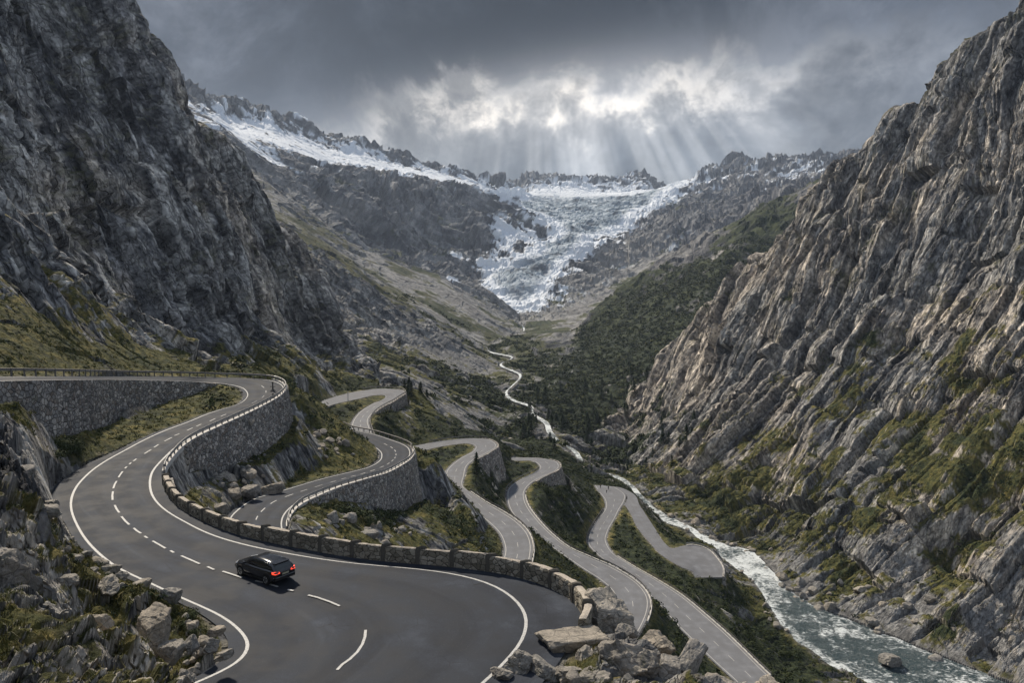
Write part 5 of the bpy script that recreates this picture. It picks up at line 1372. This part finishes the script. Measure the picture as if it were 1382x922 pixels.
ps = lambda x, y: np.maximum(samp(shrub, x, y), .35 * samp(grass, x, y)) * (samp(DR, x, y) > 1.6) * (samp(DV, x, y) > 2)
C3, _ = scatter_pts(int(26000 * QUAL), -1.0, 1.0, 22, 110, lambda x, y: samp(grass, x, y) * (samp(no1, x, y) > .18) * (samp(DR, x, y) > 1.2) * .35, 6)
soup('low_shrubs', C3, .22 + .4 * np.random.default_rng(3).random(len(C3)) ** 2, 26, .20, M_SHRUB, 'low dark heather and bilberry clumps among the grass', 'shrubs', 7)
C4, _ = scatter_pts(int(42000 * QUAL), -.4, 1.0, 110, 420, lambda x, y: ps(x, y) * .8, 8)
soup('shrub_cover', C4, .6 + .9 * np.random.default_rng(4).random(len(C4)) ** 2, 22, .22, M_SHRUB, 'dense dwarf alder and juniper covering the slopes between the lower roads', 'shrubs', 9)
C5, _ = scatter_pts(int(16000 * QUAL), -.15, .5, 420, 1150, lambda x, y: samp(shrub, x, y), 10)
soup('forest_cover', C5, 2.0 + 2.2 * np.random.default_rng(5).random(len(C5)), 14, .3, M_SHRUB, 'far-off woodland and scrub on the valley slopes', 'shrubs', 11)

# ------------------------------------------------------------------ trees and bushes one can tell apart
M_BARK = plain('bark', (.06, .05, .04), .9)
def conifer_meshes(seed):
    r = np.random.default_rng(seed); h = 1.0
    bm = bmesh.new(); bmesh.ops.create_cone(bm, segments=6, radius1=.028, radius2=.006, depth=.95, cap_ends=True, matrix=Matrix.Translation((0, 0, .475))); tr = bpy.data.meshes.new('trunk'); bm.to_mesh(tr); bm.free(); tr.materials.append(M_BARK)
    n = 520; z = .10 + .9 * r.random(n) ** .9; rad = (1.02 - z) * .36 * r.uniform(.35, 1.1, n) * (1 + .25 * np.sin(z * 40)); th = r.uniform(0, 6.28, n)
    c = np.stack([rad * np.cos(th), rad * np.sin(th), z - rad * .35], 1); d = np.stack([np.cos(th), np.sin(th), -.45 + 0 * th], 1); s = (.045 + .03 * r.random(n))[:, None]
    e = np.stack([-np.sin(th), np.cos(th), 0 * th], 1); T = np.stack([c - d * s, c + e * s * .5 + d * s * .4, c + d * s * 1.1 - e * s * .3], 1)
    V = T.reshape(-1, 3); cr = bpy.data.meshes.new('crown'); cr.from_pydata([tuple(v) for v in V], [], [(3 * i, 3 * i + 1, 3 * i + 2) for i in range(n)]); cr.materials.append(M_CON)
    return tr, cr
M_CON = plain('dark_needles', (.018, .030, .016), .9, var=.5, spec=.1)
CON = [conifer_meshes(i) for i in range(4)]
def tree(x, y, h, i, label, group):
    z = float(ground(np.array(x), np.array(y))); root = empty('conifer_tree', (x, y, z - .2)); root.scale = (h, h, h); tag(root, label, 'tree', group)
    for nm, me in zip(('trunk', 'crown'), CON[i % 4]):
        o = bpy.data.objects.new(nm, me); COL.objects.link(o); o.parent = root
    root.rotation_euler = (0, 0, i * 1.3)
def trees(n, pick, h0, h1, label, group, seed, cond=None):
    r = random.Random(seed); k = 0; t = 0
    while k < n and t < n * 50:
        t += 1; x, y = pick(r)
        if samp(DR, np.array(x), np.array(y)) < 2.5 or samp(DV, np.array(x), np.array(y)) < 3: continue
        tree(x, y, r.uniform(h0, h1), r.randrange(4), label, group); k += 1
trees(12, tri_pick([(500, 590, 262), (600, 585, 330), (570, 560, 345), (510, 560, 275)]), 3.5, 7.5, 'small dark conifer among shrubs below the far left hairpin', 'small conifers below the far left hairpin', 31)
trees(34, tri_pick([(745, 592, 470), (880, 600, 520), (880, 520, 700), (700, 520, 700)]), 7, 13, 'tall dark conifer in the wood across the stream at the foot of the green slope', 'conifers in the wood across the stream', 32)
trees(14, tri_pick([(700, 600, 410), (760, 620, 380), (740, 560, 560), (690, 560, 520)]), 6, 11, 'dark conifer on the near side of the stream beyond the roads', 'conifers on the near side of the stream', 33)
trees(16, tri_pick([(830, 640, 420), (930, 650, 400), (950, 600, 470), (850, 610, 500)]), 5, 10, 'dark conifer at the foot of the right hand cliff', 'conifers at the foot of the right cliff', 34)
tree(*[float(c) for c in at_d(643, 656, 228)[:2]], 6.5, 1, 'single dark conifer beside the narrow stretch of the third road', None)
def bush_mesh(seed, n=420):
    r = np.random.default_rng(seed); d = r.normal(size=(n, 3)); d[:, 2] = np.abs(d[:, 2]); d /= np.linalg.norm(d, axis=1, keepdims=True)
    lump = 1 + .35 * fbm(d[:, 0] * 1.6 + seed, d[:, 1] * 1.6, d[:, 2] * 1.6, 3); c = d * (lump * r.uniform(.55, 1.0, n))[:, None] * [1, 1, .8]; s = .10 * r.uniform(.6, 1.3, (n, 1))
    e1 = np.cross(d, r.normal(size=(n, 3))); e1 /= np.linalg.norm(e1, axis=1, keepdims=True); e2 = np.cross(d, e1) + .5 * d * r.normal(size=(n, 1))
    V = np.stack([c - e1 * s, c + e1 * s - e2 * s * .5, c + e2 * s], 1).reshape(-1, 3); me = bpy.data.meshes.new('bush'); me.from_pydata([tuple(v) for v in V], [], [(3 * i, 3 * i + 1, 3 * i + 2) for i in range(n)]); me.materials.append(M_BUSH); return me
M_BUSH = plain('bush_leaves', (.032, .042, .016), .85, var=.6, spec=.15)
BU = [bush_mesh(i) for i in range(5)]
def bushes(n, pick, s0, s1, label, group, seed):
    r = random.Random(seed); k = t = 0
    while k < n and t < n * 50:
        t += 1; x, y = pick(r)
        if samp(DR, np.array(x), np.array(y)) < s1 * 1.0 + .2: continue
        o = bpy.data.objects.new('bush', BU[r.randrange(5)]); COL.objects.link(o); s = r.uniform(s0, s1); o.location = (x, y, float(ground(np.array(x), np.array(y))) - .1 * s); o.scale = (s, s, s * r.uniform(.7, 1)); o.rotation_euler = (0, 0, r.uniform(0, 6)); tag(o, label, 'bush', group); k += 1
bushes(12, tri_pick([(255, 640, 104), (330, 625, 118), (385, 600, 138), (300, 650, 106)]), .8, 1.7, 'dark green bush at the foot of the first hairpin wall', 'bushes at the foot of the first hairpin wall', 41)
bushes(16, tri_pick([(430, 700, 100), (550, 700, 120), (545, 680, 138), (440, 682, 108)]), .9, 2.0, 'dark green bush under the second hairpin wall', 'bushes under the second hairpin wall', 42)
bushes(18, tri_pick([(70, 655, 74), (105, 640, 82), (100, 610, 88), (75, 615, 82)]), .7, 1.5, 'dark bush in the corner left of the main road curve', 'bushes left of the main road curve', 43)
bushes(8, tri_pick([(250, 818, 47), (290, 832, 45), (265, 850, 42), (235, 840, 43)]), .35, .7, 'small green bush above the inner rubble', 'small bushes above the inner rubble', 44)
bushes(40, tri_pick([(700, 660, 262), (790, 740, 232), (780, 660, 290), (720, 650, 272)]), 1.0, 2.3, 'dark rounded shrub on the slope between the fourth and fifth roads', 'shrubs between the fourth and fifth roads', 45)
bushes(26, tri_pick([(1010, 880, 190), (1120, 905, 195), (1040, 850, 215), (950, 800, 215)]), 1.0, 2.2, 'dark rounded shrub on the bank between the lowest road and the river', 'shrubs between the lowest road and the river', 46)
# ------------------------------------------------------------------ the car
def car():
    M_BODY = plain('black_car_paint', (.006, .007, .010), .16, 0., .6, var=.05); M_BODY.node_tree.nodes['Principled BSDF'].inputs['Coat Weight'].default_value = .6
    M_GL = plain('tinted_glass', (.018, .026, .028), .18, 0., .8, var=.05); M_TY = plain('tyre_rubber', (.015, .015, .015), .85); M_RIM = plain('alloy_rim', (.32, .33, .34), .35, .7)
    M_RED = plain('red_tail_lamp', (.7, .03, .02), .3, em=((1., .07, .03), 1.3)); M_BLK = plain('black_plastic', (.012, .012, .012), .6); M_PL = plain('pale_number_plate', (.36, .34, .24), .5); M_HL = plain('headlamp_glass', (.5, .52, .55), .1, 0., .8)
    A = np.array(at_h(325.5, 775, 21)); B = np.array(at_h(361, 788, 21)); A[2] = -HA(325.5, 775); B[2] = -HA(361, 788)
    f = A - B; rz = math.atan2(f[1], f[0]); mid = (A + B) / 2; n = np.array([math.sin(rz), -math.cos(rz), 0])   # towards the car's right side
    c = mid + n * .86
    root = empty('parked_car' if False else 'car', (c[0], c[1], c[2] + .013), rz); root.scale = (1.08, 1.08, 1.08)
    tag(root, 'black hatchback with both red tail lamps lit, driving away along the near bend', 'car')
    def part(name, V, Fc, mat, parent=root, smooth=False, loc=(0, 0, 0), bevel=0.):
        o = mesh_obj(name, V, Fc, mat, None, smooth); bm = bmesh.new(); bm.from_mesh(o.data); bmesh.ops.recalc_face_normals(bm, faces=bm.faces)
        if bevel: bmesh.ops.bevel(bm, geom=bm.edges[:], offset=bevel, segments=2, affect='EDGES')
        bm.to_mesh(o.data); bm.free(); o.parent = parent; o.location = loc; return o
    def loft(st, close=True):
        V = []; Fc = []; m = len(st[0])
        for s in st: V += s
        for i in range(len(st) - 1):
            for j in range(m): Fc.append((i * m + j, i * m + (j + 1) % m, (i + 1) * m + (j + 1) % m, (i + 1) * m + j))
        Fc += [tuple(range(m)), tuple((len(st) - 1) * m + j for j in reversed(range(m)))]
        return V, Fc
    xs = [-2.22, -2.17, -2.0, -1.6, -1.0, -.3, .5, 1.1, 1.5, 1.85, 2.10, 2.22, 2.27]
    ws = [.70, .80, .87, .895, .905, .91, .91, .905, .90, .87, .80, .68, .55]; zb = [.42, .32, .27, .24, .22, .22, .22, .22, .24, .26, .30, .36, .42]
    zt = [.86, .95, .985, .985, .965, .95, .94, .925, .88, .82, .76, .70, .62]
    st = []
    for x, w, b, t in zip(xs, ws, zb, zt):
        half = [(w * .80, b), (w * .97, b + .10), (w, .52), (w * .985, t - .16), (w * .94, t - .04), (w * .80, t), (w * .4, t + .018)]
        st.append([(x, -y, z) for y, z in half][::-1][::-1] + [(x, y, z) for y, z in half][::-1])
    V, Fc = loft(st); body = part('body', V, Fc, M_BODY, smooth=True)
    # cabin
    gx = [-2.10, -1.92, -1.72, -1.30, -.6, .05, .40, .80, 1.22]; gz_ = [.96, 1.17, 1.36, 1.425, 1.46, 1.44, 1.375, 1.19, .93]; gw = [.76, .73, .66, .635, .63, .625, .63, .68, .74]
    st = []
    for x, z, w in zip(gx, gz_, gw):
        b = .90; wb = .80
        half = [(wb, b), (wb - (wb - w) * .5, b + (z - b) * .5), (w, z - .05 * (z - b) / .5), (w * .85, z), (w * .4, z + .012)]
        st.append([(x, -y, zz) for y, zz in half] + [(x, y, zz) for y, zz in half][::-1])
    V, Fc = loft(st); part('roof', V, Fc, M_BODY, smooth=True)
    def wy(x, z):   # half width of the cabin's side at x, z
        zz = np.interp(x, gx, gz_); w = np.interp(x, gx, gw); return .80 - (.80 - w) * min(1., (z - .90) / max(zz - .95, .05))
    def side_win(pts, s, name):
        V = [(x, s * (wy(x, z) + .006), z) for x, z in pts] + [(x, s * (wy(x, z) - .01), z) for x, z in pts]; m = len(pts)
        Fc = [tuple(range(m)), tuple(range(2 * m - 1, m - 1, -1))] + [(j, (j + 1) % m, m + (j + 1) % m, m + j) for j in range(m)]
        part(name, V, Fc, M_GL)
    for s in (-1, 1):
        side_win([(.95, .99), (.42, 1.27), (.02, 1.36), (-.28, 1.37), (-.28, .985)], s, 'side_window')
        side_win([(-.34, .985), (-.34, 1.37), (-.95, 1.365), (-1.12, .985)], s, 'side_window')
        side_win([(-1.18, 1.0), (-1.02, 1.355), (-1.38, 1.315), (-1.66, 1.06)], s, 'side_window')
    # rear window lies on the sloping tailgate
    def panel(pts, name, mat, th=.012):
        P = [Vector(p) for p in pts]; nn = (P[1] - P[0]).cross(P[2] - P[0]).normalized(); V = [tuple(p + nn * th) for p in P] + [tuple(p - nn * th) for p in P]; m = len(P)
        return part(name, V, [tuple(range(m)), tuple(range(2 * m - 1, m - 1, -1))] + [(j, (j + 1) % m, m + (j + 1) % m, m + j) for j in range(m)], mat)
    rw = panel([(-2.085, -.62, 1.0), (-2.085, .62, 1.0), (-1.80, .55, 1.325), (-1.80, -.55, 1.325)], 'rear_window', M_GL)
    panel([(1.13, .66, .99), (1.13, -.66, .99), (.50, -.56, 1.345), (.50, .56, 1.345)], 'windscreen', M_GL)
    panel([(-1.70, -.60, 1.375), (-1.70, .60, 1.375), (-1.92, .56, 1.355), (-1.92, -.56, 1.355)], 'roof_spoiler', M_BODY, .02)
    # tail lamps wrap the corner
    for s in (-1, 1):
        V = [(-2.235, s * .42, .80), (-2.215, s * .78, .78), (-2.00, s * .885, .80), (-1.98, s * .885, .92), (-2.175, s * .80, .95), (-2.215, s * .45, .90)]
        V2 = [(x + .07, y * .93, z) for x, y, z in V]; m = 6
        part('tail_lamp', V + V2, [tuple(range(m)), tuple(range(2 * m - 1, m - 1, -1))] + [(j, (j + 1) % m, m + (j + 1) % m, m + j) for j in range(m)], M_RED)
        V = [(2.16, s * .50, .70), (2.04, s * .80, .72), (1.80, s * .88, .76), (1.84, s * .84, .82), (2.12, s * .48, .77)]; V2 = [(x - .05, y * .94, z) for x, y, z in V]; m = 5
        part('headlight', V + V2, [tuple(range(m)), tuple(range(2 * m - 1, m - 1, -1))] + [(j, (j + 1) % m, m + (j + 1) % m, m + j) for j in range(m)], M_HL)
        # mirrors, handles
        bx = lambda cx, cy, cz, hx, hy, hz: ([(cx + a * hx, cy + b * hy, cz + c_ * hz) for c_ in (-1, 1) for a, b in ((-1, -1), (1, -1), (1, 1), (-1, 1))], [(0, 3, 2, 1), (4, 5, 6, 7), (0, 1, 5, 4), (1, 2, 6, 5), (2, 3, 7, 6), (3, 0, 4, 7)])
        part('wing_mirror', *bx(.78, s * .97, 1.02, .07, .10, .065), M_BODY, bevel=.02)
        part('door_handle', *bx(-.18, s * .915, .80, .09, .015, .015), M_BODY); part('door_handle', *bx(-1.02, s * .915, .82, .09, .015, .015), M_BODY)
        part('side_skirt', *bx(0, s * .86, .24, 1.0, .05, .05), M_BLK)
    part('number_plate', *bx(-2.232, 0, .72, .012, .25, .055), M_PL)
    part('rear_bumper', [(-2.24, -.74, .36), (-2.24, .74, .36), (-2.24, .74, .56), (-2.24, -.74, .56), (-2.1, -.80, .34), (-2.1, .80, .34), (-2.1, .82, .56), (-2.1, -.82, .56)], [(0, 1, 2, 3), (7, 6, 5, 4), (0, 4, 5, 1), (3, 2, 6, 7), (0, 3, 7, 4), (1, 5, 6, 2)], M_BLK)
    part('bumper_trim', [(-2.255, -.70, .55), (-2.255, .70, .55), (-2.255, .70, .585), (-2.255, -.70, .585), (-2.1, -.84, .55), (-2.1, .84, .55), (-2.1, .84, .585), (-2.1, -.84, .585)], [(0, 1, 2, 3), (7, 6, 5, 4), (0, 4, 5, 1), (3, 2, 6, 7), (0, 3, 7, 4), (1, 5, 6, 2)], M_RIM)
    def disc(r, y0, y1, seg=28):
        V = [(r * math.cos(a), y, r * math.sin(a)) for y in (y0, y1) for a in np.linspace(0, 2 * math.pi, seg, endpoint=False)]
        return V, [tuple(range(seg)), tuple(range(2 * seg - 1, seg - 1, -1))] + [(j, (j + 1) % seg, seg + (j + 1) % seg, seg + j) for j in range(seg)]
    for x in (-1.36, 1.34):
        for s in (-1, 1):
            part('wheel_arch', *disc(.375, s * .60, s * .912), M_BLK, loc=(x, 0, .36))
            w = part('wheel', *disc(.325, s * .70, s * .925), M_TY, loc=(x, 0, .325))
            r_ = part('rim', *disc(.22, s * .80, s * .932), M_RIM, parent=w); h = part('hub', *disc(.05, s * .9, s * .945), M_BLK, parent=w)
            for q in range(5):
                a = q * 2 * math.pi / 5 + .4; da = .20; V = [(rr * math.cos(a + d), s * .936, rr * math.sin(a + d)) for rr, d in ((.07, -.5), (.20, -da), (.20, da), (.07, .5))]; V2 = [(x_, s * .925, z_) for x_, _, z_ in V]
                part('rim_opening', V + V2, [(0, 1, 2, 3), (7, 6, 5, 4), (0, 4, 5, 1), (1, 5, 6, 2), (2, 6, 7, 3), (3, 7, 4, 0)], M_BLK, parent=w)
car()

# ------------------------------------------------------------------ posts, marks and people
def sheet(name, pts, mat, dz, lift=0.):
    P = [np.array(at_h(u, v, HA(u, v))) for u, v in pts]; V = [p + [0, 0, dz] for p in P]
    o = mesh_obj(name, V, [tuple(range(len(V)))], mat, kind='structure'); 
    if o.data.polygons[0].normal.z < 0: o.data.flip_normals()
    return o
M_SKID = plain('tyre_rubber_mark', (.022, .022, .023), .6); M_BUFF = plain('worn_buff_mark', (.36, .29, .22), .8, var=.4)
sheet('tyre_mark', [(176, 682), (190, 680.5), (203, 677.6), (203, 678.6), (190, 681.8), (177, 683)], M_SKID, .008)
sheet('worn_mark', [(338, 732), (351, 728.6), (352, 730), (341, 733)], M_BUFF, .010)
def post(name, px, h_or_d, hgt, w, label, cat, arms=False, base=False, mat=None, onroad=True):
    p = np.array(at_h(px[0], px[1], HA(*px))) if onroad else np.array(at_d(px[0], px[1], h_or_d))
    if not onroad: p[2] = float(ground(np.array(p[0]), np.array(p[1])))
    root = empty(name, tuple(p)); tag(root, label, cat); mat = mat or M_POST
    V = []; Fc = []; e = [np.array([1., 0, 0]), np.array([0, 1., 0])]
    for z0, z1, ww in ((0, hgt * .5, w), (hgt * .5, hgt, w * .9)):
        box(V, Fc, np.zeros(3), e[0], e[1], ww / 2, ww / 2, z0 - (.1 if z0 == 0 else 0), z1)
    o = mesh_obj('shaft', V, Fc, mat); o.parent = root
    if arms:
        V = []; Fc = []; box(V, Fc, np.zeros(3), e[0], e[1], .48, .05, hgt * .52, hgt * .60); o = mesh_obj('cross_arm', V, Fc, mat); o.parent = root
    if base:
        V = [(-.42, -.42, .0), (.42, -.42, .0), (.42, .42, .0), (-.42, .42, .0), (-.14, -.14, .3), (.14, -.14, .3), (.14, .14, .3), (-.14, .14, .3)]
        o = mesh_obj('foot', V, [(3, 2, 1, 0), (4, 5, 6, 7), (0, 1, 5, 4), (1, 2, 6, 5), (2, 3, 7, 6), (3, 0, 4, 7)], mat); o.parent = root
        V = []; Fc = []; box(V, Fc, np.zeros(3), e[0], e[1], .13, .13, hgt, hgt + .18); o = mesh_obj('cap', V, Fc, mat); o.parent = root
    return root
post('marker_post', (368.3, 528), 0, 1.45, .20, 'dark post with a cross arm and broad foot standing on the first hairpin', 'post', True, True)
post('bollard', (368.6, 536), 0, .45, .38, 'short dark bollard at the kerb below the dark marker post', 'post', False, True)
post('delineator_post', (295.6, 518), 0, .95, .17, 'small dark post at the end of the long fieldstone wall', 'post')
M_PALE = plain('pale_grey_pole', (.35, .36, .37), .6)
post('snow_pole', (470, 559), 262, 3.6, .22, 'thin pale pole on the slope under the far left hairpin road', 'pole', mat=M_PALE, onroad=False)

def person(px, h, label, hgt=1.75, top=(.03, .03, .035), legs=(.02, .022, .03), rz=0., arm=.0, seed=0):
    p = at_h(px[0], px[1], h); s = hgt / 1.75
    J = {'pel': (0, 0, .95, .15), 'chest': (0, 0, 1.28, .17), 'neck': (0, 0, 1.48, .065), 'head0': (0, .01, 1.58, .085), 'head1': (0, .01, 1.68, .09),
         'hl': (.09, 0, .88, .10), 'kl': (.11, .04, .50, .065), 'al': (.12, -.02, .09, .045), 'tl': (.13, .13, .04, .04), 'hr': (-.09, 0, .88, .10), 'kr': (-.11, .02, .50, .065), 'ar': (-.13, -.04, .09, .045), 'tr': (-.14, .11, .04, .04),
         'sl': (.19, 0, 1.42, .065), 'el': (.25, .02, 1.13, .048), 'wl': (.26, .10 + arm, .90 + arm, .035), 'fl': (.26, .13 + arm, .82 + arm, .03), 'sr': (-.19, 0, 1.42, .065), 'er': (-.25, .0, 1.13, .048), 'wr': (-.27, .06, .88, .035), 'fr': (-.27, .08, .80, .03)}
    E = [('pel', 'chest'), ('chest', 'neck'), ('neck', 'head0'), ('head0', 'head1'), ('pel', 'hl'), ('hl', 'kl'), ('kl', 'al'), ('al', 'tl'), ('pel', 'hr'), ('hr', 'kr'), ('kr', 'ar'), ('ar', 'tr'), ('chest', 'sl'), ('sl', 'el'), ('el', 'wl'), ('wl', 'fl'), ('chest', 'sr'), ('sr', 'er'), ('er', 'wr'), ('wr', 'fr')]
    ks = list(J); me = bpy.data.meshes.new('person'); me.from_pydata([tuple(c * s for c in J[k][:3]) for k in ks], [(ks.index(a), ks.index(b)) for a, b in E], []); me.update()
    o = bpy.data.objects.new('person', me); COL.objects.link(o); sk = o.modifiers.new('skin', 'SKIN')
    for i, k in enumerate(ks): me.skin_vertices[0].data[i].radius = (J[k][3] * s, J[k][3] * s); me.skin_vertices[0].data[i].use_root = (i == 0)
    ss = o.modifiers.new('sub', 'SUBSURF'); ss.levels = 1; ss.render_levels = 1
    m = NT('person_skin_and_clothes'); sp = m.node('ShaderNodeSeparateXYZ'); m.L.new(m.objc(), sp.inputs[0]); z = sp.outputs[2]
    c = m.mix(m.math('GREATER_THAN', z, .93 * s), legs, top); c = m.mix(m.math('GREATER_THAN', z, 1.49 * s), c, (.45, .28, .20)); c = m.mix(m.math('GREATER_THAN', z, 1.70 * s), c, (.03, .02, .015)); m.done(c, .8)
    me.materials.append(m.m); o.location = (p[0], p[1], p[2] + .02); o.rotation_euler = (0, 0, rz); tag(o, label, 'person'); return o
if 'skin_vertices' or True:
    bpy.context.view_layer.update()
person((821.2, 661.8), 84.1, 'person in a dark coat standing upright on the far turning area', rz=.4)
person((818.8, 666), 84.1, 'shorter person in dark clothes standing nearer on the far turning area', 1.5, rz=2.2)
person((810.3, 659.6), 84.1, 'person in dark clothes at the left rim of the far turning area', 1.7, rz=-1.)

# ------------------------------------------------------------------ the air
def haze():
    V = [(x, y, z) for z in (-125, 800) for x, y in ((-8000, -60), (8000, -60), (8000, 5600), (-8000, 5600))]
    m = bpy.data.materials.new('haze_air'); m.use_nodes = True; t = m.node_tree; t.nodes.clear(); o = t.nodes.new('ShaderNodeOutputMaterial'); v = t.nodes.new('ShaderNodeVolumePrincipled')
    v.inputs['Color'].default_value = (.55, .66, .84, 1); v.inputs['Density'].default_value = HAZE; v.inputs['Anisotropy'].default_value = .2
    t.links.new(v.outputs[0], o.inputs['Volume'])
    ob = mesh_obj('haze', V, [(3, 2, 1, 0), (4, 5, 6, 7), (0, 1, 5, 4), (1, 2, 6, 5), (2, 3, 7, 6), (3, 0, 4, 7)], m, kind='stuff'); ob['label'] = 'thin bluish mountain haze filling the valley'
HAZE = .000065
haze()
